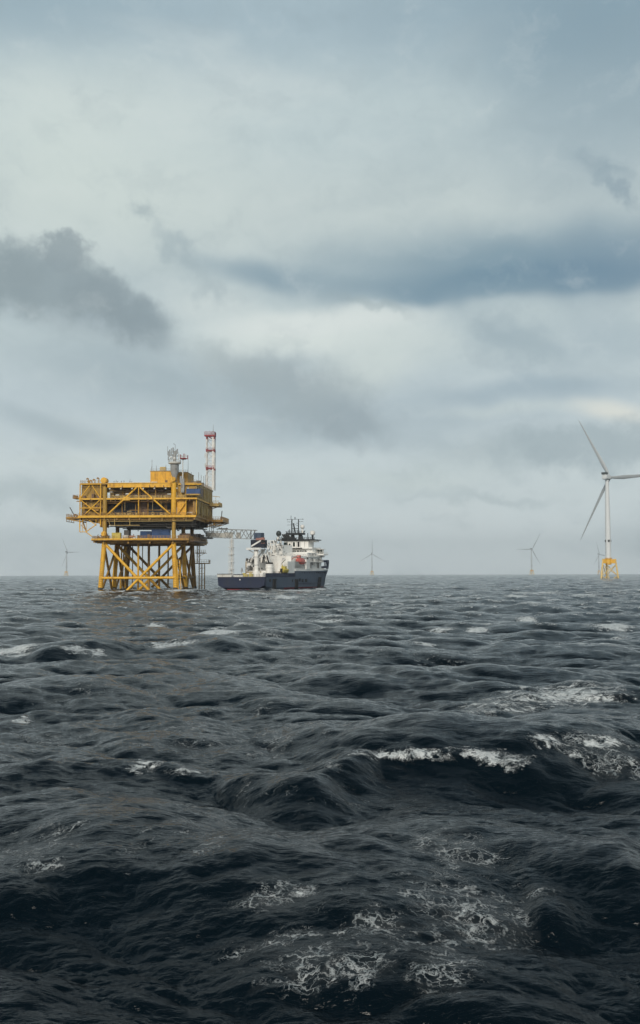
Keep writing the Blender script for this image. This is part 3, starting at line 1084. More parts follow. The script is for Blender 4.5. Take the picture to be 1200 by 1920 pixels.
# riser and cable tubes under the deck
for cx, v, r, mt in ((560, 3, 0.42, YEL), (590, 26, 0.2, YELD), (520, 30, 0.22, YELD), (634, 16, 0.55, YELD), (707, 33, 0.5, YELD), (770, 40, 0.36, YELD)):
    u = pu(cx, v)
    MB().tube((u, v, 20.2), (u, v, -9), r, n=10).build("riser_tube", mt, plat, True)
for k, (c0, c1, v) in enumerate(((402, 372, 20), (418, 362, 24), (445, 432, 36), (462, 440, 40), (478, 462, 42), (494, 452, 44), (470, 470, 38))):
    u0, u1 = pu(c0, v), pu(c1, v)
    MB().tube((u0, v, 20.2), (u0 + (u1 - u0) * 0.45, v, 9), 0.34, n=8).tube((u0 + (u1 - u0) * 0.45, v, 9), (u1, v, -6), 0.34, n=8).build("cable_tube", YELD if k % 2 else YEL, plat, True)

# ---- lower deck
lower = MB()
lower.box(-19.2, 21.6, -2.6, 46.5, 20.5, 21.3)
lower.box(-19.2, 21.6, -2.9, -2.6, 20.7, 21.4)
for v in (0, 11, 22, 33, 44):
    lower.box(-17.5, 20.5, v - 0.35, v + 0.35, 19.5, 20.5)
for u in (-14.35, -4, 5, 14.6):
    lower.box(u - 0.3, u + 0.3, -1.8, 45.5, 19.4, 20.5)
lower.box(-18.6, -18.0, -2, 46, 19.8, 20.5).box(20.6, 21.2, -2, 46, 19.8, 20.5)
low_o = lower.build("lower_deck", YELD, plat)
MB().box(-19.3, 14.0, -3.0, -2.9, 20.95, 21.5).build("edge_beam", YEL, low_o)
MB().rail([(-19, -2.5, 21.3), (21.4, -2.5, 21.3), (21.4, 46.2, 21.3), (-19, 46.2, 21.3), (-19, -2.5, 21.3)], 1.2, 1.3, 0.07).build("railing", YELD, low_o)
# projecting corner on the right
ext = MB().box(14.0, 23.5, -1.5, 30, 20.2, 20.45)
ext.rail([(23.4, -1.4, 20.45), (23.4, 29.8, 20.45)], 1.3, 1.5, 0.05)
ext.build("side_walkway", RUST, low_o)

# ---- main deck
main = MB()
main.box(-25.2, 24.2, -1.4, 45.4, 30.4, 31.0)
for v in np.arange(0, 45, 5.5):
    main.box(-24, 23.6, v - 0.25, v + 0.25, 29.2, 30.4)
for u in (-24.5, -14.35, -9, -4, 0.5, 5, 10, 14.6, 19, 23.4):
    main.box(u - 0.28, u + 0.28, -1.0, 45, 29.3, 30.4)
main_o = main.build("main_deck", YELD, plat)
MB().box(-25.3, 24.3, -1.62, -1.4, 30.2, 31.12).build("edge_beam", YEL, main_o)
MB().rail([(-25, -1.3, 31.0), (24, -1.3, 31.0), (24, 45.2, 31.0), (-25, 45.2, 31.0)], 1.2, 1.3, 0.07).build("railing", YELD, main_o)
can = MB().box(-31.0, -25.2, 0.5, 12, 30.0, 30.6)
for v in (1, 4.5, 8, 11.5):
    can.bar((-31, v, 29.9), (-25.2, v, 28.9), 0.3, 0.5)
    can.bar((-30.8, v, 28.8), (-30.8, v, 30.0), 0.2)
can.bar((-30.8, 0.8, 28.8), (-30.8, 12, 28.8), 0.2)
can.rail([(-25.2, 0.6, 30.6), (-30.9, 0.6, 30.6), (-30.9, 11.9, 30.6), (-25.2, 11.9, 30.6)], 1.3, 1.0, 0.05)
can.build("cantilever_walkway", YELD, main_o)
lay = MB().box(24.2, 31.5, 26, 45, 29.6, 30.4)
for v in (27, 32, 38, 44):
    lay.bar((24.2, v, 27.6), (31, v, 29.6), 0.35)
lay.rail([(24.2, 26.1, 30.4), (31.4, 26.1, 30.4), (31.4, 44.9, 30.4), (24.2, 44.9, 30.4)], 1.4, 1.0, 0.06)
lay.tube((27.5, 27, 29.6), (27.5, 27, 28.0), 0.3).bar((27.3, 26.6, 28.0), (31.0, 26.6, 28.0), 0.2)
lay.build("side_balcony", YELD, main_o)

# pipes, trays and bracing slung under the main deck
sl = MB()
for cy, u0, u1, v, r in ((700, -13.5, 23, -0.6, 0.16), (735, -13, 0.5, 0.4, 0.16), (712, -12, 22, 3, 0.2), (728, -10, 18, 8, 0.25), (722, 3, 24, 1.5, 0.18)):
    sl.tube((u0, v, pz(cy, v)), (u1, v, pz(cy, v)), r)
for k in range(46):
    u, v = random.uniform(-13, 23), random.uniform(0, 40)
    h = random.uniform(1.6, 4.6)
    sl.bar((u, v, 30.2), (u, v, 30.4 - h), random.uniform(0.12, 0.4))
    if k % 2:
        sl.bar((u, v, 30.4 - h), (u + random.uniform(-3, 3), v, 30.4 - h), random.uniform(0.15, 0.5))
for k in range(30):
    u, v = random.uniform(-13, 20), random.uniform(2, 38)
    w, hh = random.uniform(0.6, 2.6), random.uniform(0.5, 1.6)
    sl.box(u, u + w, v, v + 1.2, 30.2 - hh - random.uniform(0, 1.2), 29.9)
for v in (4, 14, 26, 36):
    sl.box(-13.5, 23.2, v, v + 0.5, 27.4, 29.4)
    sl.bar((-13, v, 26.8), (23, v, 26.8), 0.3, 0.4)
sl.build("underdeck_pipework", DARK, plat)["kind"] = "stuff"
pp = MB()
for (a, b) in (((-13.2, -0.9, 29.4), (-12.6, -0.9, 29.4)), ((-12.6, -0.9, 29.4), (-11.9, -0.9, 27.0)), ((-11.9, -0.9, 27.0), (0.6, -0.9, 27.0)), ((-10, -0.9, 30.2), (-10, -0.9, 26.9)),
               ((-3.6, -0.9, 30.2), (-3.6, -0.9, 26.9)), ((-13, -1.0, 28.7), (23, -1.0, 28.7)), ((10, -1.0, 30.2), (10, -1.0, 28.6)), ((20, -1.0, 30.2), (20, -1.0, 28.6)), ((4.5, -1, 30.2), (4.5, -1, 28.6))):
    pp.tube(a, b, 0.13)
pp.build("handling_rail", TAN, plat)["kind"] = "stuff"

# ---- columns of the topside
for v in ROWS:
    for s in (-1, 1):
        u = -14.35 if s < 0 else 14.7
        r = 0.95 if s < 0 else 1.12
        vv = v if v else 0.2
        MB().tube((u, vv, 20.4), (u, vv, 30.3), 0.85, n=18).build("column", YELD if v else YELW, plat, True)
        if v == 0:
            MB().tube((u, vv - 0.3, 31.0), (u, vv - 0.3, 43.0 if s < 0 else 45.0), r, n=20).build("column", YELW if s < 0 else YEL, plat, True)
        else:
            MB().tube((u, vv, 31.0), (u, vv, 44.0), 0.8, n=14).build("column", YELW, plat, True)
# round lifting trunnions on the column heads and feet
for cx, cy, r, mt in ((318, 786, 1.05, YEL), (803, 404, 1.05, YEL)):
    u, z = pu(cx, -1), pz(cy, -1)
    MB().tube((u, -1.9, z), (u, 0.3, z), r, n=24).tube((u, -2.0, z), (u, -1.9, z), r * 0.82, n=24).build("lifting_trunnion", mt, plat, True)

# ---- mid deck and roof deck
mid = MB().box(-25.2, 24.3, -0.6, 45, 37.9, 38.3)
for u in np.arange(-24, 24, 4.0):
    mid.box(u, u + 0.3, -0.4, 44, 37.2, 37.9)
mid_o = mid.build("mid_deck", YELD, plat)
MB().box(-25.3, 24.5, -0.82, -0.6, 37.75, 38.42).box(24.3, 24.52, -0.6, 45, 37.75, 38.42).build("edge_beam", YEL, mid_o)
MB().rail([(-13, -0.5, 38.3), (24.2, -0.5, 38.3), (24.2, 45, 38.3)], 1.15, 1.3, 0.07).build("railing", TAN, mid_o)
bal = MB().box(-29.0, -25.2, 3, 9, 38.6, 38.9).rail([(-25.2, 3.1, 38.9), (-28.9, 3.1, 38.9), (-28.9, 8.9, 38.9)], 1.2, 0.8, 0.06)
bal.box(-28.6, -27.4, 4, 6, 38.9, 39.9).box(-27.6, -25.2, 4, 6, 37.4, 37.7)
bal.build("side_balcony", YELD, mid_o)
bal = MB().box(24.5, 28.6, 33, 44, 37.0, 37.5).rail([(24.5, 33.1, 37.5), (28.5, 33.1, 37.5), (28.5, 43.9, 37.5)], 1.3, 0.9, 0.06)
bal.bar((26.5, 38, 37.5), (26.5, 38, 41.8), 0.14).bar((25, 38, 41.8), (28.4, 38, 41.4), 0.3, 0.25).bar((25, 38, 39.6), (28, 38, 39.6), 0.3, 0.2)
bal.bar((24.5, 36, 35.6), (28, 36, 36.9), 0.3).box(25, 28, 35, 37, 37.5, 38.4)
bal.build("side_balcony", TAN, mid_o)

roof = MB().box(-25.2, 24.2, 0.6, 45, 44.3, 44.7)
roof_o = roof.build("roof_deck", YELW, plat)
MB().box(-13.3, 13.4, -0.25, 0.6, 42.9, 44.72).box(-13.3, 13.4, -0.45, 0.6, 44.55, 44.82).box(-13.3, 13.4, -0.45, 0.6, 42.85, 43.1).build("roof_girder", YEL, roof_o)
MB().rail([(-25, 0.8, 44.7), (-13.5, 0.8, 44.7)], 1.2, 1.0, 0.045).build("railing", YELD, roof_o)
rr_ = MB().rail([(16, 0.9, 44.7), (24, 0.9, 44.7), (24, 44.8, 44.7)], 1.2, 1.3, 0.045)
MB().rail([(-25, 44.5, 44.7), (23.8, 44.5, 44.7)], 1.2, 1.6, 0.05).build("railing", YELD, roof_o)
rr_.build("railing", YELD, roof_o)


def ribbed(name, mat, parent, u0, u1, z0, z1, v, pitch=0.75, depth=0.16, axis='u'):
    """A corrugated wall: a sheet with square ribs standing proud of it."""
    mb = MB()
    n = max(2, int((u1 - u0) / pitch))
    w = (u1 - u0) / n
    if axis == 'u':
        mb.box(u0, u1, v, v + 0.15, z0, z1)
        for i in range(n):
            mb.box(u0 + i * w + w * 0.28, u0 + i * w + w * 0.78, v - depth, v, z0 + 0.05, z1 - 0.05)
    else:
        mb.box(v - 0.15, v, u0, u1, z0, z1)
        for i in range(n):
            mb.box(v, v + depth, u0 + i * w + w * 0.28, u0 + i * w + w * 0.78, z0 + 0.05, z1 - 0.05)
    return mb.build(name, mat, parent)


# ---- left tower of trussed bays with ribbed walls behind
ribbed("wall_panel", YELW, plat, -24.6, -14.6, 38.5, 44.2, 1.6)
ribbed("wall_panel", YELW, plat, -24.6, -14.6, 31.1, 37.6, 1.6)
ribbed("wall_panel", YELW, plat, 2, 44, 31.1, 44.2, -24.7, axis='v')
xl, xr = pu(148), pu(293)
for (a, b, r) in (
        ((xl, -0.3, 26.0), (xl, -0.3, 44.6), 0.24), ((xr, -0.3, 27.0), (xr, -0.3, 44.6), 0.26),
        ((xl, -0.3, 44.3), (xr, -0.3, 44.3), 0.24), ((xl, -0.35, 38.15), (xr, -0.35, 38.15), 0.26),
        ((xl, -0.35, 34.3), (xr, -0.35, 34.3), 0.2),
        ((xl, -0.4, 38.4), (pu(215), -0.4, pz(445)), 0.22), ((xr, -0.4, 38.4), (pu(232), -0.4, pz(445)), 0.22),
        ((xl, -0.4, 37.9), (xr, -0.4, 31.1), 0.24), ((xr, -0.55, 37.9), (xl + 1.6, -0.55, 31.1), 0.24),
        ((xl, -0.3, 30.0), (xl, -0.3, pz(772)), 0.18), ((pu(262), -0.3, 30.0), (pu(262), -0.3, pz(730)), 0.16),
        ((xl + 2.6, -0.4, 30.0), (pu(262), -0.4, pz(722)), 0.18), ((pu(262), -0.4, pz(722)), (pu(192), -0.4, pz(772)), 0.2),
        ((xl, -0.4, pz(772)), (pu(192), -0.4, pz(772)), 0.16), ((pu(192), -0.4, pz(772)), (pu(240), -1.5, pz(805)), 0.2),
        ((xl + 1.2, -0.3, 30.0), (xl + 1.2, -0.3, pz(768)), 0.1), ((pu(190), 0.6, 30.0), (pu(190), 0.6, pz(768)), 0.1),
        ((xl, 1.5, pz(720)), (pu(190), 1.5, pz(765)), 0.14), ((xl, 0, pz(705)), (xl + 2.4, 0, pz(685)), 0.12)):
    MB().tube(a, b, r, n=10).build("truss_member", YEL, plat, True)
wk = MB().box(xl + 1.4, xr - 0.6, -0.2, 1.4, 33.9, 34.1).rail([(xl + 1.4, -0.15, 34.1), (xr - 0.5, -0.15, 34.1)], 1.1, 0.9, 0.05)
wk.box(-19.0, -17, -0.1, 1.2, 33.2, 33.8).box(-23.6, -22.0, 0.2, 1.4, 35.6, 36.6)
wk.build("access_walkway", YELD, plat)
st = MB()
for k in (0, 1):
    st.bar((xl + 0.4, 0.2 + k * 1.0, 30.2), (pu(190), 0.2 + k * 1.0, pz(768)), 0.1, 0.3)
for i in range(12):
    t = i / 11
    u = xl + 0.4 + (pu(190) - xl - 0.4) * t
    z = 30.2 + (pz(768) - 30.2) * t
    st.box(u - 0.15, u + 0.15, 0.2, 1.2, z - 0.03, z + 0.03)
st.build("hanging_stair", YELD, plat)
uw = MB().box(-17.5, -14.6, 0.4, 6, 28.0, 29.3).box(-16.6, -14.6, 0.6, 8, 26.4, 28.0)
uw.build("underdeck_cabinet", YELD, plat)

# ---- centre: open bay with navy equipment, framed by the big A truss
apex = (pu(553), -0.35, pz(462))
for (a, b, r) in (
        ((pu(338), -0.4, pz(655)), (pu(545), -0.4, pz(462)), 0.36), ((pu(572), -0.4, pz(462)), (pu(792), -0.4, pz(658)), 0.36),
        ((pu(560), -0.3, pz(665)), (pu(560), -0.3, pz(462)), 0.24)):
    MB().tube(a, b, r, n=12).build("truss_member", YEL, plat, True)
MB().box(pu(455), pu(500), -1.0, -0.3, 37.4, 38.9).build("truss_node", YEL, plat)
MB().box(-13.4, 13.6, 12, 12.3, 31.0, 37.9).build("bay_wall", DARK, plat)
MB().box(-13.4, 13.6, 0.3, 12, 37.0, 37.2).build("bay_ceiling", YELD, plat)
for c0, c1 in ((378, 552), (622, 788)):
    nb = MB()
    u0, u1 = pu(c0, 6), pu(c1, 6)
    nb.box(u0, u1, 6, 10.5, 31.3, 37.0)
    w = (u1 - u0) / 6
    for i in range(6):
        nb.box(u0 + i * w + 0.1, u0 + (i + 1) * w - 0.1, 5.85, 6, 31.5, 36.8)
    nb.build("transformer_enclosure", NAVYP, plat)
bw = MB().box(pu(335, 5), pu(378, 5), 5, 5.3, 31, 37.6)
bw.build("bay_side_wall", RUST, plat)
MB().box(pu(560, 5), pu(620, 5), 5, 5.3, 31, 37.8).box(pu(566, 5), pu(612, 5), 4.8, 5, 34.5, 37.4).build("bay_door_panel", RUST, plat)
sm = MB()
for cx, w, h in ((382, 0.8, 2.2), (440, 0.9, 0.9), (462, 0.7, 1.1), (495, 1.6, 2.0), (520, 0.8, 0.7), (660, 0.6, 1.6), (720, 1.0, 1.2), (770, 1.4, 2.1)):
    u = pu(cx, 1.5)
    sm.box(u - w / 2, u + w / 2, 1.2, 2.2, 31.0, 31.0 + h * 0.55)
    sm.bar((u - w / 2, 1.2, 31), (u - w / 2, 1.2, 31 + h), 0.1).bar((u + w / 2, 1.2, 31), (u + w / 2, 1.2, 31 + h), 0.1).bar((u - w / 2, 1.2, 31 + h), (u + w / 2, 1.2, 31 + h), 0.2)
for cx in (463, 658, 718):
    u = pu(cx, 0.5)
    sm.bar((u, 0.5, 37.6), (u, 0.5, 33.2), 0.12)
sm.build("deck_fittings", TAN, plat)["kind"] = "stuff"

# upper storey between mid deck and roof: recessed wall with long pipes and fans
MB().box(-13.4, 13.6, 4.5, 4.8, 38.3, 44.3).build("recess_wall", TAN, plat)
up = MB()
for z, r, v in ((43.0, 0.25, 3.6), (42.2, 0.35, 3.9), (41.2, 0.2, 3.6), (40.2, 0.3, 4.0)):
    up.tube((-11.5, v, z), (13.4, v, z), r)
up.box(-6, 10, 2.5, 4.5, 41.4, 41.8).box(-12.5, -7, 2.5, 4.5, 43.2, 43.5)
up.build("cable_trays", RUST, plat)["kind"] = "stuff"
for cx, cy in ((365, 490), (410, 513), (540, 518), (775, 508), (480, 505)):
    u, z = pu(cx, 2), pz(cy, 2)
    MB().box(u - 0.75, u + 0.75, 1.8, 2.6, z - 0.28, z + 0.28).box(u - 0.6, u + 0.6, 1.7, 1.8, z - 0.18, z + 0.18).build("light_fitting", PALE, plat)

# ---- right of the front column
ribbed("wall_panel", YEL, plat, pu(830, .8), pu(894, .8), 31.1, 37.6, 0.8, 0.6)
MB().tube((pu(825), 0.1, pz(660)), (pu(886), 0.1, pz(572)), 0.26, n=10).build("truss_member", YEL, plat, True)
MB().tube((pu(893), 0.1, 31), (pu(893), 0.1, 37.8), 0.2, n=10).build("truss_member", YEL, plat, True)
MB().tube((pu(968), 0.0, 31), (pu(968), 0.0, 37.8), 0.22, n=10).build("truss_member", YEL, plat, True)
MB().box(pu(894, 4), 23.4, 4, 4.3, 31.0, 37.6).box(22.6, 23.4, 0.6, 4, 31, 37.6).build("recess_wall", YELD, plat)
MB().box(pu(900, 2), pu(960, 2), 2.2, 2.6, 32.2, 32.6).box(pu(935, 2), pu(950, 2), 1.9, 2.8, 31.0, 32.4).build("deck_fittings", PALE, plat)
ribbed("wall_panel", YELW, plat, pu(828, 1), 23.9, 38.4, 44.2, 1.0, 0.9)
MB().tube((pu(838), 0.3, pz(440)), (pu(1000), 0.3, pz(440)), 0.3, n=10).build("truss_member", YEL, plat, True)
cab = MB().box(pu(858), pu(882), -0.6, 0.8, 40.6, 44.6).box(pu(862), pu(880), -0.7, -0.6, 41, 44)
cab.build("service_locker", GREY, plat)
# side wall facing right: framed panels, some set back
for v0, v1 in ((0.9, 9), (9.4, 20), (20.4, 31), (31.4, 44)):
    for z0, z1 in ((31.0, 37.4), (38.4, 44.2)):
        mb = MB().box(23.55, 23.75, v0, v1, z0, z1)
        mb.box(23.75, 24.0, v0, v0 + 0.35, z0, z1).box(23.75, 24.0, v1 - 0.35, v1, z0, z1)
        mb.box(23.75, 23.98, v0 + 0.35, v1 - 0.35, z1 - 0.4, z1).box(23.75, 23.98, v0 + 0.35, v1 - 0.35, z0, z0 + 0.4)
        for k in range(5):
            v = v0 + 0.9 + k * (v1 - v0 - 1.8) / 4
            mb.box(23.75, 23.9, v - 0.2, v + 0.2, z0 + 0.4, z1 - 0.4)
        mb.build("wall_panel", TAN, plat)
lv = MB().box(23.8, 24.08, 8, 18, 39.6, 43.4)
lv.build("louvre", RUST, plat)
pr = MB()
for v in (3, 12, 19, 27, 35, 41):
    pr.tube((24.4, v, 31), (24.4, v, random.uniform(36, 44)), 0.16)
pr.build("wall_pipe", TAN, plat)["kind"] = "stuff"

# ---- penthouse on the roof
pent = thing("roof_house", "ribbed yellow plant house on the platform roof beside the white radar mast", "plant house", (PX0, PD, 0), PROT)
u0, u1 = pu(641, 9), pu(795, 9)
ribbed("front_wall", YEL, pent, u0, u1, 44.8, 50.4, 9, 0.55, 0.14)
MB().box(u0, u1, 9.15, 25, 44.8, 50.3).build("body", YELW, pent)
ribbed("front_wall", YELW, pent, u1 + 0.1, pu(905, 13), 44.8, 50.1, 13, 0.8, 0.14)
MB().box(u1 + 0.1, pu(905, 13), 13.15, 28, 44.8, 50.0).build("body", YELW, pent)
MB().box(u0 - 0.2, u1 + 0.2, 8.8, 25.2, 50.3, 50.55).box(u1 + 0.2, pu(908, 13), 12.8, 28.2, 50.1, 50.3).build("roof", YELW, pent)
MB().box(pu(745, 8.8), pu(762, 8.8), 8.7, 9.0, 44.9, 46.6).build("door", RUST, pent)
MB().box(pu(648, 8.6), pu(690, 8.6), 8.3, 9.0, 45.6, 45.95).build("canopy", PALE, pent)
MB().tube((pu(838, 12), 12.6, 46.0), (pu(868, 12), 12.6, 50.2), 0.2).tube((pu(868, 12), 12.6, 46.0), (pu(868, 12), 12.6, 50.5), 0.18).build("stair_string", YEL, pent)
pr = MB().rail([(u0, 9, 50.55), (u1, 9, 50.55)], 1.0, 1.2, 0.04).rail([(u1 + 0.3, 13, 50.3), (pu(905, 13), 13, 50.3)], 1.0, 1.0, 0.05)
for cx, top in ((652, 265), (683, 305), (750, 300), (907, 262), (650, 310), (930, 380)):
    u = pu(cx, 12)
    pr.tube((u, 12, 50.3), (u, 12, pz(top, 12)), 0.09)
pr.build("railing_and_aerials", GREY, pent)["kind"] = "stuff"
rad = MB().box(pu(708, 12), pu(748, 12), 12, 14, 50.9, 52.6).box(pu(712, 12), pu(744, 12), 11.85, 12, 51.1, 52.4)
for cx in (710, 746):
    rad.bar((pu(cx, 13), 13, 50.5), (pu(cx, 13), 13, 50.9), 0.25)
rad.build("fan_unit", TAN, pent)

# ---- roof clutter
rl = MB()
for cx, h in ((205, 2.2), (228, 1.4), (250, 1.8), (278, 2.4), (212, 1.2)):
    u = pu(cx, 3)
    rl.tube((u, 3, 44.7), (u, 3, 44.7 + h), 0.22).tube((u, 3, 44.7 + h), (u - 0.7, 3, 44.7 + h + 0.2), 0.26).tube((u - 0.7, 3, 44.7 + h + 0.2), (u - 0.7, 3, 44.7 + h - 0.4), 0.26)
rl.build("vent_pipe", YELD, plat)["kind"] = "stuff"
rl = MB()
for cx in (385, 400, 410, 437, 455, 498, 510, 150, 160, 175):
    u = pu(cx, 6)
    rl.bar((u, 6, 44.7), (u, 6, 44.7 + random.uniform(1.0, 2.2)), 0.14)
    rl.bar((u - 0.4, 6, 45.9), (u + 0.4, 6, 45.9), 0.1)
rl.build("roof_post", GREY, plat)["kind"] = "stuff"
tk = thing("round_tank", "round yellow drum on the left end of the platform roof", "drum", (PX0, PD, 0), PROT)
u, z = pu(317, 2), pz(410, 2)
MB().tube((u, 0.8, z), (u, 4.0, z), 1.32, n=24).tube((u, 0.6, z), (u, 0.8, z), 1.1, n=24).build("drum", YEL, tk, True)
MB().box(u - 0.9, u + 0.9, 1.2, 1.6, 44.6, z - 0.9).box(u - 0.9, u + 0.9, 3.2, 3.6, 44.6, z - 0.9).build("saddle", YELD, tk)
rc = MB()
for cx, w, h, v in ((940, 2.6, 2.2, 20), (960, 1.4, 1.6, 14), (985, 0.8, 2.0, 16), (1005, 0.9, 1.8, 24)):
    u = pu(cx, v)
    rc.box(u - w / 2, u + w / 2, v, v + 2, 44.7, 44.7 + h)
    rc.box(u - w / 2 - 0.2, u + w / 2 + 0.2, v - 0.2, v + 2.2, 44.7 + h, 44.95 + h)
for cx, top in ((982, 355), (1000, 375), (1018, 380), (1030, 375)):
    u = pu(cx, 30)
    rc.tube((u, 30, 44.7), (u, 30, pz(top, 30)), 0.12)
rc.build("roof_unit", GREY, plat)["kind"] = "stuff"

# ---- containers and kit standing on the decks


def container(c0, c1, y0, y1, v, mat, label, name="container", depth=2.5, cat="container", group=None):
    t = thing(name, label, cat, (PX0, PD, 0), PROT, group)
    u0, u1, z0, z1 = pu(c0, v), pu(c1, v), y0, y1
    ribbed("side_panel", mat, t, u0 + 0.12, u1 - 0.12, z0 + 0.15, z1 - 0.15, v + 0.1, 0.5, 0.07)
    MB().box(u0 + 0.05, u1 - 0.05, v + 0.28, v + depth, z0 + 0.1, z1 - 0.05).build("body", mat, t)
    fr = MB()
    for uu in (u0, u1 - 0.14):
        fr.box(uu, uu + 0.14, v - 0.03, v + 0.2, z0, z1)
    fr.box(u0 + 0.14, u1 - 0.14, v - 0.02, v + 0.2, z1 - 0.15, z1).box(u0 + 0.14, u1 - 0.14, v - 0.02, v + 0.2, z0, z0 + 0.15)
    fr.build("frame", mat, t)
    return t


container(652, 780, 21.32, pz(757, 5), 5, BLUE, "larger blue container on the platform's lower deck, left of the front right column", group="blue containers on the platform")
container(572, 648, 21.32, pz(768, 6), 6, BLUE, "smaller blue container on the platform's lower deck, left of the larger one", group="blue containers on the platform")
container(895, 992, 39.9, pz(472, -1.2), -1.8, BLUE, "blue container high on the platform's upper storey, front right corner", depth=1.8, group="blue containers on the platform")
MB().box(pu(893), pu(994), -2.2, 1.0, 39.3, 39.9).build("container_shelf", YELW, plat)
container(372, 434, 21.32, pz(778, 2), 2, MOBY, "yellow equipment box on the lower deck near the left column", "equipment_box", 2.0, "equipment box")
t = thing("lidded_bin", "white bin under a dark cabinet on the platform's lower deck", "bin", (PX0, PD, 0), PROT)
MB().box(pu(458), pu(490), -1.2, 0.4, 21.32, 22.9).box(pu(462), pu(486), -1.28, -1.2, 21.7, 22.6).build("bin_body", PALE, t)
t = thing("dark_cabinet", "dark cabinet standing behind the white bin on the lower deck", "cabinet", (PX0, PD, 0), PROT)
MB().box(pu(458, 2), pu(493, 2), 2, 4, 21.32, pz(760, 2)).box(pu(462, 2), pu(489, 2), 1.9, 2, 21.8, pz(764, 2)).build("cabinet_body", DARK, t)
t = thing("pump_skid", "rusty orange pump on the lower deck right of the white bin", "pump", (PX0, PD, 0), PROT)
u = pu(515, 1)
MB().box(u - 1.2, u + 1.2, 0.4, 2, 21.32, 21.6).build("base_frame", RUST, t)
MB().tube((u - 1.0, 1.2, 22.3), (u + 0.3, 1.2, 22.3), 0.55, n=14).tube((u + 0.3, 1.2, 22.3), (u + 1.1, 1.2, 22.3), 0.3, n=12).tube((u + 0.6, 1.2, 22.4), (u + 0.6, 1.2, 23.4), 0.18).build("pump_body", SALM, t, True)
lc = MB()
for k in range(34):                          # valves, bollards and hoses on the lower deck
    u, v = random.choice((random.uniform(-18, -15), random.uniform(-13, 4), random.uniform(16, 21), random.uniform(16, 21))), random.uniform(-1.5, 12)
    w, h = random.uniform(0.3, 1.3), random.uniform(0.5, 2.1)
    lc.box(u, u + w, v, v + random.uniform(0.3, 1.2), 21.3, 21.3 + h)
    if k % 3 == 0:
        lc.tube((u, v, 21.3 + h), (u + random.uniform(-1.5, 1.5), v, 21.3 + h + 0.7), 0.12)
lc.build("deck_fittings", RUST, plat)["kind"] = "stuff"
lc = MB()
for k in range(16):
    v = 2 + k * 2.6
    lc.box(15.5 + random.uniform(0, 2), 20.5, v, v + random.uniform(0.8, 2.0), 21.3, 21.3 + random.uniform(0.8, 3.4))
lc.build("side_equipment", RUST, plat)["kind"] = "stuff"
# arm that reaches out to meet the gangway
fl = MB()
fl.bar((21.2, 26, 27.5), (25.5, 26, 23.5), 0.3).bar((21.2, 31, 27.5), (25.5, 31, 23.5), 0.3)
fl.box(21.6, 26.5, 25.6, 31.4, 22.2, 22.6).rail([(21.6, 25.7, 22.6), (26.4, 25.7, 22.6)], 1.2, 0.9, 0.05)
for u in (25.2, 26.2, 27.0):
    fl.bar((u, 28, 30.0), (u, 28, 23), 0.22)
fl.bar((25.2, 28, 26), (27, 28, 23.5), 0.14).bar((27, 28, 26), (25.2, 28, 23.5), 0.14).bar((25.2, 28, 29), (27, 28, 26.4), 0.14)
fl.build("gangway_landing", GREY, plat)

# ladder and cage at the front right leg
ld = MB()
p0, p1 = leg_pt(1, 0, 12.5) + Vector((1.4, -1.6, 0)), leg_pt(1, 0, -3) + Vector((1.4, -1.6, 0))
for k in (0, 1.1):
    ld.tube(p0 + Vector((k, 0, 0)), p1 + Vector((k, 0, 0)), 0.15)
for i in range(14):
    a = p0.lerp(p1, i / 13)
    ld.bar(a, a + Vector((1.1, 0, 0)), 0.1)
for z in (9.6, 5.0, 1.0):
    ld.bar(leg_pt(1, 0, z), leg_pt(1, 0, z) + Vector((1.6, -1.6, 0)), 0.16)
ld.build("access_ladder", YEL, plat)
ld = MB()
for z in (12.6, 7.0):
    c = leg_pt(1, 22, z)
    ld.box(c.x - 1.6, c.x + 2.2, c.y - 1.8, c.y + 1.8, z - 0.15, z)
ld.build("leg_platform", YEL, plat)
# boat landing on the far right legs
bl = MB()
for k in (0, 1.5, 3.0):
    u = 18.4 + k
    bl.tube((u, 42 - k, 11.5), (u, 42 - k, -6), 0.24)
for z in (1.5, 4, 6.8, 9.4, 11.3):
    bl.bar((18.2, 42, z), (21.6, 39, z), 0.18)
for i in range(18):
    bl.bar((18.4, 42, -2 + i * 0.75), (19.9, 40.5, -2 + i * 0.75), 0.08)
bl.box(17, 23.4, 38, 43, 11.3, 11.55).rail([(17.1, 38.1, 11.5), (23.3, 38.1, 11.5), (23.3, 42.9, 11.5)], 1.6, 0.9, 0.05)
lattice(bl, (18.2, 41, 11.5), (18.2, 41, 20.4), 1.2, 1.2, 5, 0.06, 0.04)
bl.box(17, 21.8, 39, 43, 16.0, 16.2).rail([(17.1, 39.1, 16.2), (21.7, 39.1, 16.2)], 1.3, 0.9, 0.05)
bl.bar((18.2, 41, 14.6), (21, 41, 16.0), 0.16)
bl.build("boat_landing", YELD, plat)

# small davit cranes on the side walkways


def davit(u, v, z, lean, h, label):
    t = thing("davit_crane", label, "davit crane", (PX0, PD, 0), PROT, "small davits on the platform's side walkways")
    MB().tube((u, v, z), (u, v, z + 1.0), 0.32, n=10).build("pedestal", RUST, t)
    MB().bar((u, v, z + 0.9), (u + lean, v, z + h), 0.34, 0.3).tube((u + lean * .55, v, z + h * .55), (u + 0.35, v, z + 0.8), 0.09).build("boom", DARK, t)
    MB().box(u - 0.4, u + 0.6, v - 0.3, v + 0.3, z + 0.9, z + 1.5).build("winch", RUST, t)
    return t


davit(pu(108, 5), 5, 30.6, pu(75, 5) - pu(108, 5), 4.4, "dark davit crane leaning out over the platform's left walkway")
davit(pu(1142, 32), 32, 30.4, 0.35, 4.4, "dark davit crane upright on the platform's right balcony")
MB().box(pu(118, 4), pu(127, 4), 4, 5, 30.6, 31.9).build("walkway_locker", RUST, plat)

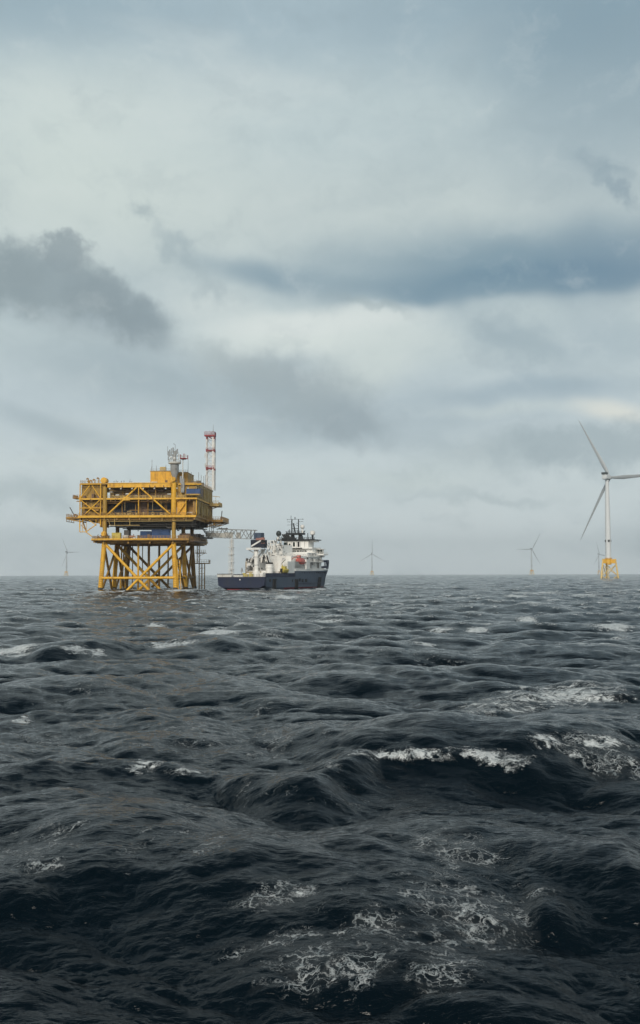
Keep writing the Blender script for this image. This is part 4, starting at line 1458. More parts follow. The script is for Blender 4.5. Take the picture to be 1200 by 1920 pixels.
kb = MB()
for k in range(30):                          # boxes, lamps and cable reels along the deck edges
    z_ = random.choice((31.02, 31.02, 38.32))
    u_ = random.uniform(-13, 23)
    v_ = random.uniform(-0.9, 0.4)
    w_, h_ = random.uniform(0.25, 1.1), random.uniform(0.4, 1.5)
    kb.box(u_, u_ + w_, v_, v_ + random.uniform(0.2, 0.7), z_, z_ + h_)
for k in range(26):
    z_ = random.choice((31.0, 38.3))
    v_ = random.uniform(1, 43)
    kb.box(24.02, 24.3, v_, v_ + random.uniform(0.3, 1.4), z_ + random.uniform(0.3, 3), z_ + random.uniform(3.2, 5))
kb.build("deck_fittings", TAN, plat)["kind"] = "stuff"
kb = MB()
for k in range(24):
    z_ = random.choice((29.0, 36.9, 42.6))
    u_ = random.uniform(-24, 23)
    kb.bar((u_, -0.95, z_), (u_, -0.95, z_ + random.uniform(0.8, 1.6)), random.uniform(0.1, 0.3))
for k in range(18):
    u_, z_ = random.uniform(-24, -15), random.choice((31.1, 34.2, 38.4))
    kb.box(u_, u_ + random.uniform(0.3, 1.2), -0.1, 0.9, z_, z_ + random.uniform(0.5, 2.0))
for k in range(12):
    u_ = random.uniform(-13, 13)
    kb.box(u_, u_ + random.uniform(0.6, 2.2), 2.5, 4.0, 38.32, 38.32 + random.uniform(0.8, 2.6))
kb.build("deck_fittings", RUST, plat)["kind"] = "stuff"
pv_ = MB()
for k in range(22):
    u_ = random.uniform(-24, 23.5)
    za, zb2 = random.choice(((31.0, 37.6), (38.4, 43.0), (38.4, 44.4)))
    pv_.tube((u_, random.uniform(0.7, 3.5), za), (u_, random.uniform(0.7, 3.5), zb2), random.uniform(0.07, 0.17), n=6)
for k in range(10):
    z_ = random.choice((32.0, 33.4, 36.4, 39.4, 41.6, 43.6))
    u_ = random.uniform(-24, 14)
    pv_.tube((u_, 1.2, z_), (u_ + random.uniform(3, 10), 1.2, z_), random.uniform(0.07, 0.16), n=6)
pv_.build("front_pipework", YELD, plat)["kind"] = "stuff"
for k in range(8):                           # floodlights on their brackets
    u_ = -12 + k * 4.7
    MB().bar((u_, -0.9, 42.8), (u_, -1.5, 42.4), 0.1).box(u_ - 0.3, u_ + 0.3, -1.8, -1.4, 42.0, 42.45).build("floodlight", PALE, plat)

# ---- red and white lattice mast
TV = 41.0
tw = thing("lattice_tower", "red and white banded lattice mast on the rear right of the platform roof", "lattice mast", (PX0, PD, 0), PROT)
uc = pu(1067, TV)
ztop, zb = pz(98, TV), 44.7
wm = 1.0 * (pu(1094, TV) - pu(1040, TV))
edges = [pz(y, TV) for y in (470, 345, 322, 215, 195, 125, 98)]
edges[0] = zb
for i, (za, zb_) in enumerate(zip(edges[:-1], edges[1:])):
    bays = max(1, round((zb_ - za) / (wm * 0.95)))
    lattice(MB(), (uc, TV, za), (uc, TV, zb_), wm, wm, bays, 0.17, 0.075).build("mast_section", WHITE if i in (0, 2, 4) else RED, tw)
for y in (330, 205):
    z = pz(y, TV)
    MB().box(uc - wm / 2 - 0.25, uc + wm / 2 + 0.25, TV - wm / 2 - 0.25, TV + wm / 2 + 0.25, z - 0.12, z + 0.12).rail([(uc - wm / 2 - 0.2, TV - wm / 2 - 0.2, z), (uc + wm / 2 + 0.2, TV - wm / 2 - 0.2, z)], 1.2, 0.6, 0.05).build("rest_platform", RED, tw)
pl = MB().box(uc - wm / 2 - 0.9, uc + wm / 2 + 0.3, TV - wm / 2 - 0.5, TV + wm / 2 + 0.5, ztop - 0.2, ztop + 0.15)
pl.box(uc - wm / 2 - 0.9, uc + wm / 2 + 0.3, TV - wm / 2 - 0.55, TV - wm / 2 - 0.5, ztop - 0.5, ztop + 0.3)
pl.build("top_platform", RED, tw)
MB().rail([(uc - wm / 2 - 0.85, TV - wm / 2 - 0.4, ztop + 0.15), (uc + wm / 2 + 0.25, TV - wm / 2 - 0.4, ztop + 0.15), (uc + wm / 2 + 0.25, TV + wm / 2 + 0.4, ztop + 0.15)], 1.5, 0.6, 0.07).build("railing", RED, tw)
for du, h, r in ((1.1, 5.2, 0.13), (-0.6, 2.6, 0.1), (0.1, 2.0, 0.14), (-2.2, 2.2, 0.16), (0.9, 2.4, 0.25)):
    MB().tube((uc + du, TV, ztop), (uc + du, TV, ztop + h), r, r * 0.5).build("whip_aerial", GREY, tw)
for du, y, r in ((2.2, 240, 0.4), (-2.3, 240, 0.3), (2.2, 320, 0.4), (-2.2, 310, 0.35), (2.0, 175, 0.35)):
    z = pz(y, TV)
    MB().tube((uc + du, TV - 2.2, z - 0.9), (uc + du, TV - 2.2, z + 0.9), r * 0.6).bar((uc + du, TV - 2.2, z), (uc + du * 0.8, TV - 1.8, z), 0.12).build("panel_aerial", PALE, tw)
cbm = MB().box(uc + 0.9, uc + 1.5, TV - wm / 2 - 0.1, TV - wm / 2 + 0.2, 44.7, ztop).build("cable_ladder", WHITE, tw)

# ---- white radar mast and aerial cluster
cm = thing("radar_mast", "grey white radar mast with ring platform and aerials beside the roof house", "radar mast", (PX0, PD, 0), PROT)
V = 5.0
u = pu(812, V)
MB().lathe((u, V, 0), [(0.9, 44.7), (0.95, pz(392, V)), (1.75, pz(350, V)), (1.8, pz(300, V))], 20).build("mast_base", GREY, cm, True)
MB().lathe((u, V, 0), [(1.2, pz(300, V)), (2.6, pz(294, V)), (2.7, pz(286, V)), (2.6, pz(284, V))], 24).rail([(u + 2.6 * math.cos(k * math.pi / 8), V + 2.6 * math.sin(k * math.pi / 8), pz(285, V)) for k in range(17)], 1.0, 0.7, 0.05).build("ring_platform", PALE, cm)
cl = MB().tube((u, V, pz(285, V)), (u, V, pz(205, V)), 0.75, 0.55, n=12).box(u - 0.9, u + 0.5, V - 0.7, V + 0.7, pz(262, V), pz(225, V))
cl.build("mast_head", GREY, cm)
for du, y0, y1, r in ((-2.6, 270, 205, 0.2), (-2.0, 245, 195, 0.28), (-1.3, 235, 185, 0.2), (0.3, 205, 160, 0.1), (-0.6, 215, 180, 0.3), (1.2, 225, 190, 0.28), (0.8, 230, 200, 0.3), (-2.9, 235, 170, 0.09)):
    MB().tube((u + du, V - 0.6, pz(y0, V)), (u + du, V - 0.6, pz(y1, V)), r).bar((u + du, V - 0.6, pz(y0 - 8, V)), (u, V, pz(y0 - 12, V)), 0.12).build("aerial", GREY, cm)
MB().ball((u - 1.5, V - 0.8, pz(250, V)), 0.5).build("satcom_dome", WHITE, cm, True)
MB().ball((u + 0.1, V - 0.8, pz(258, V)), 0.6).build("satcom_dome", WHITE, cm, True)
MB().bar((u + 0.3, V - .6, pz(160, V)), (u - 0.5, V - .6, pz(152, V)), 0.25, 0.14).build("wind_vane", DARK, cm)
for y in (262, 236, 214):
    MB().bar((u - 2.6, V - .4, pz(y, V)), (u + 1.8, V - .4, pz(y, V)), 0.16).build("yard", GREY, cm)
ap = thing("aerial_pole", "dark pole carrying a ring of red and white aerials right of the radar mast", "aerial pole", (PX0, PD, 0), PROT)
u = pu(870, V)
MB().tube((u, V, 44.7), (u, V, pz(340, V)), 0.3, n=10).tube((u, V, pz(340, V)), (u, V, pz(262, V)), 0.18, n=10).build("pole", PALE, ap)
MB().lathe((u + 0.3, V, pz(264, V)), [(1.0, 0), (1.5, 0.25), (1.5, 0.5), (0.6, 0.7)], 14).build("crown", RED, ap)
for k, du in enumerate((-1.9, -1.3, -0.6, 0.2, 1.0, 1.8)):
    MB().tube((u + du + 0.2, V + (k % 2) * 0.6 - 0.3, pz(262, V)), (u + du + 0.2, V + (k % 2) * 0.6 - 0.3, pz(222 + 6 * (k % 3), V)), 0.2).build("aerial", RED if k % 2 else PALE, ap)
MB().bar((u - 2.6, V, pz(240, V)), (u + 2.1, V, pz(240, V)), 0.16).bar((u - 2.6, V, pz(240, V)), (pu(830, V), V, pz(248, V)), 0.2).build("yard", GREY, ap)
bd = MB()
bd.tube((pu(860, 2), 1, 44.7), (pu(860, 2), 1, pz(380)), 0.5, n=10).box(pu(858, 2), pu(884, 2), 0.2, 1.4, 44.7, pz(398))
bd.build("roof_locker", GREY, plat)

# ================================================================== SERVICE SHIP
SX, SD, PSI = -32.6, 440.0, R(24.0)
ship = thing("service_ship", "navy hulled offshore service ship with white superstructure, stern towards the viewer", "ship", (SX, SD, 0), R(90) - PSI)
_sp, _cp = math.sin(PSI), math.cos(PSI)


def sy(cx, s):
    """Athwartships place (port positive) of a mark in the enlarged ship crop (5 x, from 390, 950) at s metres from the stern."""
    q = (390 + cx / 5 - 600) / F
    return (SX + s * _sp - q * (SD + s * _cp)) / (q * _sp + _cp)


def sz(cy, s, y=0.0):
    return CAM_Z + (126 - cy / 5) / F * (SD + s * _cp + y * _sp)


# hull lofted from stations: (s, half beam deck, half beam waterline, deck z, bottom z)
STN = [(0, 11.0, 10.7, 5.4, 1.0), (1.5, 11.0, 10.8, 5.4, 0.5), (9, 11.0, 10.9, 5.4, -2.2), (18, 11.0, 11.0, 5.4, -4), (29, 11.0, 11.0, 5.4, -4), (29.01, 11.0, 11.0, 7.9, -4),
       (50, 11.0, 10.7, 7.95, -4), (60, 10.4, 9.2, 8.1, -4), (68, 8.8, 6.6, 8.3, -4), (75, 5.6, 3.6, 8.5, -4), (80, 2.9, 1.5, 8.6, -4), (83.5, 0.9, 0.4, 8.7, -4)]
hull = MB()
vs, fs, ms = [], [], []
ring = 7
for s, bd_, bw_, zd, zb in STN:
    rake = lambda z: (z * 0.34 * max(0.0, (s - 60) / 23.5))
    half = [(bd_, zd), (bd_ - (bd_ - bw_) * 0.45, (zd + max(zb, 0.8)) / 2 + 0.6), (bw_, max(zb + 1.0, 0.9)), (bw_ * 0.80, zb), (bw_ * 0.4, zb - 0.05)]
    row = [(s + rake(z), -y, z) for y, z in half] + [(s + rake(z), y, z) for y, z in reversed(half)]
    vs += row
k = 10
for j in range(len(STN) - 1):
    for i in range(k):
        fs.append((j * k + i, (j + 1) * k + i, (j + 1) * k + (i + 1) % k, j * k + (i + 1) % k))
nb = len(fs)
fs.append(tuple(range(k)))
# stem
zs = [8.75, 4.9, 0.9, -4.0, -4.05]
stem = len(vs)
vs += [(83.5 + 1.2 + z * 0.33, 0, z) for z in zs]
L = (len(STN) - 1) * k
for i in range(4):
    fs.append((L + i, stem + i, stem + i + 1, L + i + 1))
    fs.append((L + 9 - i, L + 8 - i, stem + i + 1, stem + i))
fs.append((L, L + 9, stem))
hull.add(vs, fs)
hme = hull.mesh("hull", [HULL, HULL2, BOOT])
for pidx, poly in enumerate(hme.polygons):
    c = poly.center
    n_ = poly.normal
    if abs(n_.y) > 0.5 and c.x > 3:
        poly.material_index = 1
    if c.z < -1.4:
        poly.material_index = 2
hull_o = bpy.data.objects.new("hull", hme)
COL.objects.link(hull_o)
hull_o.parent = ship
MB().box(-0.06, 0.0, -6.5, 6.5, -0.2, 0.45).build("boot_stripe", BOOT, hull_o)
MB().box(-0.14, 0.0, -10.9, 10.9, 5.1, 5.4).box(-0.1, 0, -10.8, 10.8, 3.9, 4.02).build("transom_rim", HULL, hull_o)
MB().tube((-0.12, sy(300, 0), sz(680, 0)), (0.1, sy(300, 0), sz(680, 0)), 0.28, n=12).build("stern_light", WHITE, hull_o)
MB().tube((-0.08, sy(305, 0), sz(775, 0)), (0.1, sy(305, 0), sz(775, 0)), 0.3, n=12).build("draught_mark", GREY, hull_o)
# white sheer stripe and its bulwark on the fore hull
sp = MB()
for a, b in zip(STN[5:-1], STN[6:]):
    for sgn in (-1, 1):
        z0, z1 = a[3], b[3]
        ra = lambda st: st[3] * 0.34 * max(0.0, (st[0] - 60) / 23.5)
        p = Vector((a[0] + ra(a), sgn * (a[1] + 0.02), z0))
        q = Vector((b[0] + ra(b), sgn * (b[1] + 0.02), z1))
        sp.add([p, q, q + Vector((0, 0, 0.75)), p + Vector((0, 0, 0.75)), p + Vector((0, -sgn * 0.25, 0)), q + Vector((0, -sgn * 0.25, 0)), q + Vector((0, -sgn * 0.25, 0.75)), p + Vector((0, -sgn * 0.25, 0.75))],
               [(0, 1, 2, 3), (7, 6, 5, 4), (3, 2, 6, 7), (0, 4, 5, 1), (1, 5, 6, 2), (0, 3, 7, 4)])
sp.build("sheer_stripe", SHIPW, ship)
# raised bow bulwark with framed openings
bb = MB()
bow = [(66, 9.2, 8.25), (68, 8.8, 8.3), (75, 5.6, 8.5), (80, 2.9, 8.6), (83.5, 0.9, 8.7), (84.4, 0.0, 8.75)]
for a, b in zip(bow[:-1], bow[1:]):
    for sgn in (-1, 1):
        f = lambda st, dz: Vector((st[0] + (st[2] + dz) * 0.34 * max(0.0, (min(st[0], 83.5) - 60) / 23.5), sgn * st[1], st[2] + dz))
        bb.bar(f(a, 4.1), f(b, 4.1), 0.25, 1.1)
        bb.bar(f(a, 1.2), f(b, 1.2), 0.25, 1.0)
        for t in (0, 0.5, 1.0):
            bb.bar(f(a, 0.8).lerp(f(b, 0.8), t), f(a, 4.2).lerp(f(b, 4.2), t), 0.28)
bb.build("bow_bulwark", HULL, ship)
# aft bulwark panels
for c0, c1, zt in ((88, 222, 628), (240, 328, 632)):
    y0, y1 = sy(c0, 0.4), sy(c1, 0.4)
    p = MB().box(0.35, 0.5, y1, y0, 5.4, sz(zt, 0.4))
    p.box(0.2, 0.35, y1, y1 + 0.14, 5.4, sz(zt, 0.4)).box(0.2, 0.35, y0 - 0.14, y0, 5.4, sz(zt, 0.4))
    po = p.build("stern_gate", PALE, ship)
    MB().box(0.15, 0.55, y1 - .05, y0 + .05, sz(zt, 0.4), sz(zt, 0.4) + 0.2).build("gate_rail", HULL, po)
MB().rail([(0.5, 10.8, 5.4), (22, 10.8, 5.4)], 1.1, 1.5, 0.05).rail([(0.5, sy(330, .5), 5.4), (0.5, -10.8, 5.4)], 1.1, 1.2, 0.05).build("deck_rail", GREY, ship)
sb = MB().box(0.8, 28.8, -11.05, -10.85, 5.4, 7.0)
for i in range(19):
    sb.box(1.0 + i * 1.5, 1.18 + i * 1.5, -11.14, -11.05, 5.4, 7.0)
sb.build("side_bulwark", HULL, ship)
# fender strips, portholes and freeing ports on the starboard side
for cx, z0, z1 in ((618, 0.4, 4.6), (825, -0.4, 4.4), (1040, -0.3, 5.2)):
    s = 8
    for _ in range(30):                      # where that mark meets the ship's side
        hb = np.interp(s, [a[0] for a in STN], [0.5 * (a[1] + a[2]) for a in STN])
        s += (sy(cx, s) + hb) * -0.6
        s = min(max(s, 1), 80)
    hb = float(np.interp(s, [a[0] for a in STN], [a[1] for a in STN]))
    hw = float(np.interp(s, [a[0] for a in STN], [a[2] for a in STN]))
    fd = MB()
    for ds in (-0.9, 0.0, 0.9):
        fd.bar((s + ds, -hw - 0.15, z0), (s + ds + 0.12 * z1 * (s > 55), -(hb + hw) / 2 - 0.2 * 1, z1), 0.6, 0.55)
    fd.build("fender", RUB, ship)


def side_s(cx, z=4.0):
    lo, hi = 1.0, 82.0
    for _ in range(40):
        md = (lo + hi) / 2
        hb = np.interp(md, [a[0] for a in STN], [a[1] * 0.55 + a[2] * 0.45 for a in STN])
        if sy(cx, md) > -hb:                 # the mark lies inboard: go further aft
            hi = md
        else:
            lo = md
    return lo, float(np.interp(lo, [a[0] for a in STN], [a[1] * 0.55 + a[2] * 0.45 for a in STN]))


for cx, cy, w, h in ((580, 686, 0.9, 1.2), (858, 684, 1.5, 1.3), (885, 690, 1.3, 1.2), (918, 688, 1.8, 1.3), (640, 680, 1.0, 0.4), (790, 690, 0.6, 1.0)):
    s, hb = side_s(cx)
    z = sz(cy, s, -hb)
    MB().box(s - w / 2, s + w / 2, -hb - 0.16, -hb + 0.4, z - h / 2, z + h / 2).build("freeing_port", RUB, ship)
for i in range(12):
    s = 36 + i * 2.6
    hb = float(np.interp(s, [a[0] for a in STN], [a[1] for a in STN]))
    MB().tube((s, -hb - 0.06, 7.2), (s, -hb + 0.2, 7.2), 0.26, n=10).build("porthole", RUB, ship)
MB().box(30, 56, -11.12, -10.9, 2.4, 2.62).build("rubbing_strake", HULL, ship)

MB().box(0.3, 29, -10.8, 10.8, 5.3, 5.42).box(29, 60, -10, 10, 7.95, 8.15).box(60, 72, -6.8, 6.8, 8.2, 8.4).build("deck", RUST, ship)

# ---- superstructure
def block(name, s0, s1, y0, y1, z0, z1, mat=SHIPW, parent=None):
    return MB().box(s0, s1, y0, y1, z0, z1).build(name, mat, parent or ship)


aft = block("deckhouse", 22, 40, sy(745, 22), sy(352, 22), 5.42, sz(510, 22))
MB().box(21.9, 22.0, sy(745, 22), sy(352, 22), sz(614, 22), sz(606, 22)).box(21.9, 22, sy(360, 22), sy(352, 22), 5.42, sz(510, 22)).build("trim", TAN, aft)
for cx, cy in ((400, 553), (426, 553), (505, 575)):
    y, z = sy(cx, 22), sz(cy, 22)
    MB().tube((21.86, y, z), (22.1, y, z), 0.36, n=12).build("porthole", GLASS, aft)
MB().rail([(22.1, sy(745, 22), sz(510, 22)), (22.1, sy(352, 22), sz(510, 22)), (40, sy(352, 22), sz(510, 22))], 1.1, 1.3, 0.05).build("railing", SHIPW, aft)
low = block("deckhouse", 40.02, 63, -8.3, 9.2, 8.4, 12.0)
lowa = block("deckhouse", 30, 63, -8.6, 9.4, 12.02, 14.4)
MB().box(29.9, 30, sy(700, 30), sy(660, 30), sz(565, 30), sz(535, 30)).build("doorway", RUB, lowa)
for cx, w, h in ((683, 2.0, 1.6), (765, 0.8, 0.9)):
    y = sy(cx, 29.9)
    MB().box(29.5, 30.02, y - w / 2, y + w / 2, 9.2, 9.2 + h).build("window", RUB, lowa)
block("deckhouse", 29.2, 40.0, -10.2, sy(745, 22), 7.9, 12.0)
MB().rail([(29.9, -8.5, 14.4), (29.9, 9.3, 14.4)], 1.1, 1.3, 0.05).rail([(29.9, -8.5, 14.4), (63, -8.5, 14.4)], 1.1, 1.6, 0.05).build("railing", SHIPW, lowa)
uph = block("deckhouse", 48, 63, -8.0, 9.4, 14.42, 16.2)
for i in range(4):
    MB().box(50 + i * 3.2, 51.4 + i * 3.2, -8.07, -8.0, 14.9, 15.8).build("window", GLASS, uph)
# tall block behind the gangway, with the louvre
tb = block("machinery_block", 36, 48, sy(690, 36), sy(575, 36), 14.42, sz(430, 36))
lvb = MB().box(35.85, 36, sy(634, 36), sy(592, 36), sz(507, 36), sz(450, 36))
lvo = lvb.build("louvre", RUB, tb)
for i in range(5):
    z = sz(500 - i * 10, 36)
    MB().box(35.75, 35.85, sy(632, 36), sy(594, 36), z, z + 0.18).build("slat", DARK, lvo)
tb2 = block("machinery_block", 40, 50, sy(700, 40), sy(600, 40), sz(430, 40), sz(355, 40))
frm = MB()
for cx in (560, 585, 615, 640):
    frm.bar((34, sy(cx, 34), sz(520, 34)), (34, sy(cx, 34), sz(315, 34)), 0.3)
for cy in (315, 345, 385, 420, 470):
    frm.bar((34, sy(560, 34), sz(cy, 34)), (34, sy(640, 34), sz(cy, 34)), 0.22)
frm.bar((34, sy(560, 34), sz(385, 34)), (34, sy(615, 34), sz(318, 34)), 0.25).bar((34, sy(640, 34), sz(470, 34)), (34, sy(585, 34), sz(385, 34)), 0.25)
frm.box(34.2, 36, sy(600, 34), sy(575, 34), sz(395, 34), sz(365, 34)).box(34.2, 35.4, sy(640, 34), sy(620, 34), sz(460, 34), sz(400, 34))
frm.build("stair_tower", SHIPW, ship)

for s0, s1, y0, y1, z in ((28.6, 30.0, -9.2, 9.3, 12.0), (30.0, 63.0, -9.4, -8.6, 12.0), (46.8, 48.0, -8.8, 4.0, 14.4), (48.0, 63.0, -9.0, -8.0, 14.4), (54.5, 56.0, -8.8, 3.0, 16.4)):
    wk_ = MB().box(s0, s1, y0, y1, z - 0.12, z + 0.06)
    wk_.rail([(s0 + 0.05, y0 + 0.05, z + 0.06), (s0 + 0.05, y1, z + 0.06)] if s1 - s0 < 3 else [(s0, y0 + 0.05, z + 0.06), (s1, y0 + 0.05, z + 0.06)], 1.05, 1.2, 0.045)
    wk_.build("side_walkway", SHIPW, ship)
for i, (s_, z_, w_, h_) in enumerate(((34, 9.4, 0.9, 2.0), (42, 9.6, 0.8, 0.8), (46, 9.6, 0.8, 0.8), (52, 12.6, 1.2, 0.8), (56, 12.6, 1.2, 0.8), (60, 12.6, 1.2, 0.8))):
    MB().box(s_ - w_ / 2, s_ + w_ / 2, -8.72, -8.55, z_, z_ + h_).build("window", GLASS, ship)
rs_ = random.Random(21)
for mt_, n_, big in ((GREY, 34, 1.3), (SHIPW, 30, 1.6), (DARK, 20, 0.8)):
    ft = MB()
    for k in range(n_):
        s_ = rs_.uniform(30, 35.6)
        cx_, cy_ = rs_.uniform(552, 712), rs_.uniform(325, 505)
        y_, z_ = sy(cx_, s_), sz(cy_, s_)
        w_, h_ = rs_.uniform(0.15, big), rs_.uniform(0.15, big)
        if k % 3 == 0:
            ft.tube((s_, y_, z_), (s_, y_ + rs_.uniform(-1.5, 1.5), z_ + rs_.uniform(0.5, 3)), 0.12, n=6)
        else:
            ft.box(s_, s_ + 0.8, y_ - w_ / 2, y_ + w_ / 2, z_ - h_ / 2, z_ + h_ / 2)
    for k in range(n_ // 2):
        y_, z_ = rs_.uniform(-8.4, 8.5), rs_.choice((5.5, 8.5, 12.2))
        s_ = rs_.uniform(20.4, 21.9) if y_ > -3 else rs_.uniform(28.4, 29.1)
        w_ = rs_.uniform(0.2, 1.1)
        ft.box(s_, s_ + 0.6, y_ - w_ / 2, y_ + w_ / 2, z_, z_ + rs_.uniform(0.4, 1.8))
    for k in range(n_ // 3):
        s_ = rs_.uniform(31, 62)
        ft.box(s_, s_ + rs_.uniform(0.3, 1.2), -9.0, -8.58, rs_.uniform(8.5, 13), rs_.uniform(13.1, 14.2))
    ft.build("deck_fittings", mt_, ship)["kind"] = "stuff"
# bridge deck
BS = 56.0
br = block("bridge_deck", BS, 65, -9.0, 12.2, sz(470, BS), sz(455, BS))
bh = block("bridge", BS + 1.0, 65, -6.5, sy(695, BS), sz(455, BS), sz(392, BS))
MB().box(BS - 0.4, 65.4, -7.0, sy(690, BS) + 0.3, sz(392, BS), sz(380, BS)).build("roof", SHIPW, bh)


def slanted_windows(parent, s, c0, c1, zlo, zhi, n, lean):
    y0, y1 = sy(c1, s), sy(c0, s)
    w = (y1 - y0) / n
    for i in range(n):
        a, b = y0 + i * w + 0.1, y0 + (i + 1) * w - 0.1
        MB().add([(s, a, zlo), (s, b, zlo), (s - lean, b, zhi), (s - lean, a, zhi), (s + 0.12, a, zlo), (s + 0.12, b, zlo), (s + 0.12 - lean, b, zhi), (s + 0.12 - lean, a, zhi)],
                 [(0, 3, 2, 1), (4, 5, 6, 7), (0, 1, 5, 4), (2, 3, 7, 6), (1, 2, 6, 5), (0, 4, 7, 3)]).build("window", GLASS, parent)
    MB().add([(s + 0.14, y0, zlo), (s + 0.14, y1, zlo), (s + 0.14 - lean, y1, zhi), (s + 0.14 - lean, y0, zhi), (s + 1.2, y0, zlo), (s + 1.2, y1, zlo), (s + 1.2, y1, zhi), (s + 1.2, y0, zhi)],
             [(0, 3, 2, 1), (4, 5, 6, 7), (0, 1, 5, 4), (2, 3, 7, 6), (1, 2, 6, 5), (0, 4, 7, 3)]).build("window_frame", SHIPW, parent)


slanted_windows(bh, BS + 0.8, 702, 930, sz(447, BS), sz(404, BS), 7, 0.9)
for cx in (740, 805, 840, 870):
    y = sy(cx, BS)
    MB().box(BS - 0.5, BS - 0.38, y - 0.9, y + 0.9, sz(391, BS), sz(383, BS)).build("roof_window", RUB, bh)
wing = block("bridge_wing", BS + 3, 64, sy(1093, BS + 4), -6.4, sz(455, BS + 5), sz(447, BS + 5))
wh = MB().box(BS + 6.4, 63.6, sy(1070, BS + 6), sy(980, BS + 6), sz(446, BS + 6), sz(400, BS + 6)).build("wing_house", SHIPW, wing)
slanted_windows(wh, BS + 6.2, 978, 1076, sz(443, BS + 6), sz(404, BS + 6), 4, 0.5)
MB().box(BS + 5.4, 64, sy(1086, BS + 6), sy(970, BS + 6), sz(400, BS + 6), sz(396, BS + 6)).build("wing_roof", SHIPW, wing)
y_ = sy(1070, BS + 6) - 0.02
MB().box(BS + 6.8, BS + 7.4, y_ - 0.1, y_, sz(441, BS + 6), sz(406, BS + 6)).build("side_window", GLASS, wh)
yw_ = sy(1091, BS + 4)
MB().rail([(BS + 3.1, yw_, sz(447, BS + 5)), (BS + 3.1, -7, sz(447, BS + 5))], 1.1, 1.0, 0.05).rail([(BS + 3.1, yw_, sz(447, BS + 5)), (64, yw_, sz(447, BS + 5))], 1.1, 1.4, 0.05).build("railing", SHIPW, wing)
portw = block("bridge_wing", BS + 5, 64, 9.5, 13.0, sz(455, BS + 5), sz(447, BS + 5))
# top house
TS = 60.0
th = block("top_house", TS, 66, sy(940, TS), sy(712, TS), sz(380, BS), sz(318, TS))
for cx, w, h in ((728, 2.0, 2.0), (765, 0.8, 0.8), (805, 1.0, 2.0), (848, 1.0, 2.4)):
    y = sy(cx, TS)
    MB().box(TS - 0.06, TS + 0.1, y - w / 2, y + w / 2, sz(350, TS) - h / 2, sz(350, TS) + h / 2).build("window" if cx != 848 else "door", GLASS if cx != 848 else RUB, th)
for cx in (740, 785, 828, 868, 905):
    MB().bar((TS - 0.08, sy(cx, TS), sz(378, TS)), (TS - 0.08, sy(cx, TS), sz(320, TS)), 0.14).build("wall_rib", GREY, th)
# black monkey island with funnels and masts
mi = MB().box(TS - 1, 67, sy(1005, TS), sy(650, TS), sz(314, TS), sz(306, TS))
mi.rail([(TS - 0.9, sy(1005, TS), sz(306, TS)), (TS - 0.9, sy(650, TS), sz(306, TS))], 1.0, 1.0, 0.06)
mi_o = mi.build("mast_platform", BLACK, ship)
MB().box(TS + 1, 65, sy(1000, TS), sy(945, TS), sz(330, TS), sz(314, TS)).build("dome_bracket", SHIPW, mi_o)
M0 = TS + 4


def mp(cx, cy, s=M0):
    return Vector((s, sy(cx, s), sz(cy, s, 0)))


mst = MB()
mst.add([mp(778, 308) + Vector((a, 0, 0)) for a in (-1.5, 1.5)] + [mp(805, 308) + Vector((a, 0, 0)) for a in (1.5, -1.5)] + [mp(790, 250) + Vector((a, 0, 0)) for a in (-1, 1)] + [mp(800, 250) + Vector((a, 0, 0)) for a in (1, -1)],
        [(0, 1, 2, 3), (4, 7, 6, 5), (0, 4, 5, 1), (1, 5, 6, 2), (2, 6, 7, 3), (3, 7, 4, 0)])
mst.add([mp(858, 308) + Vector((a, 0, 0)) for a in (-1.5, 1.5)] + [mp(888, 308) + Vector((a, 0, 0)) for a in (1.5, -1.5)] + [mp(856, 250) + Vector((a, 0, 0)) for a in (-1, 1)] + [mp(870, 250) + Vector((a, 0, 0)) for a in (1, -1)],
        [(0, 1, 2, 3), (4, 7, 6, 5), (0, 4, 5, 1), (1, 5, 6, 2), (2, 6, 7, 3), (3, 7, 4, 0)])
mst.build("mast_foot", BLACK, mi_o)
MB().box(M0 - 2, M0 + 2, mp(895, 0).y, mp(745, 0).y, mp(0, 260).z, mp(0, 243).z).bar(mp(745, 250), mp(730, 225), 0.3).bar(mp(895, 250), mp(908, 222), 0.3).rail([mp(745, 245), mp(895, 245)], 1.0, 1.0, 0.06).build("crosstree", BLACK, mi_o)
MB().bar(mp(785, 250), mp(786, 112), 0.42).build("mast_post", BLACK, mi_o)
MB().bar(mp(848, 250), mp(848, 112), 0.36).build("mast_post", BLACK, mi_o)
MB().bar(mp(800, 150), mp(818, 248), 0.5).build("mast_stay", BLACK, mi_o)
MB().box(M0 - 0.3, M0 + 0.3, mp(872, 0).y, mp(870, 0).y - 0.01 + 0.3, mp(0, 300).z, mp(0, 262).z).build("signal_locker", PALE, mi_o)
yd = MB()
for cy, c0, c1 in ((113, 737, 895), (136, 740, 770), (136, 850, 893), (165, 742, 790), (150, 825, 850), (215, 790, 850)):
    yd.bar(mp(c0, cy), mp(c1, cy), 0.14)
for cx, c0, c1 in ((815, 113, 92), (778, 113, 78), (765, 240, 208), (755, 245, 215), (840, 245, 215), (745, 120, 112), (890, 120, 110), (935, 308, 245), (690, 308, 270)):
    yd.bar(mp(cx, c0), mp(cx, c1), 0.28 if cx in (815, 935, 765) else 0.16)
yd.bar(mp(800, 150), mp(850, 180), 0.1).bar(mp(790, 200), mp(850, 200), 0.25)
yd.build("yard_and_aerials", BLACK, mi_o)
for c0, c1 in ((735, 697), (765, 715), (790, 738)):
    MB().tube(mp(c0, 305, TS + 2), mp(c1, 254, TS + 2), 0.46, n=12).build("exhaust_pipe", BLACK, mi_o, True)
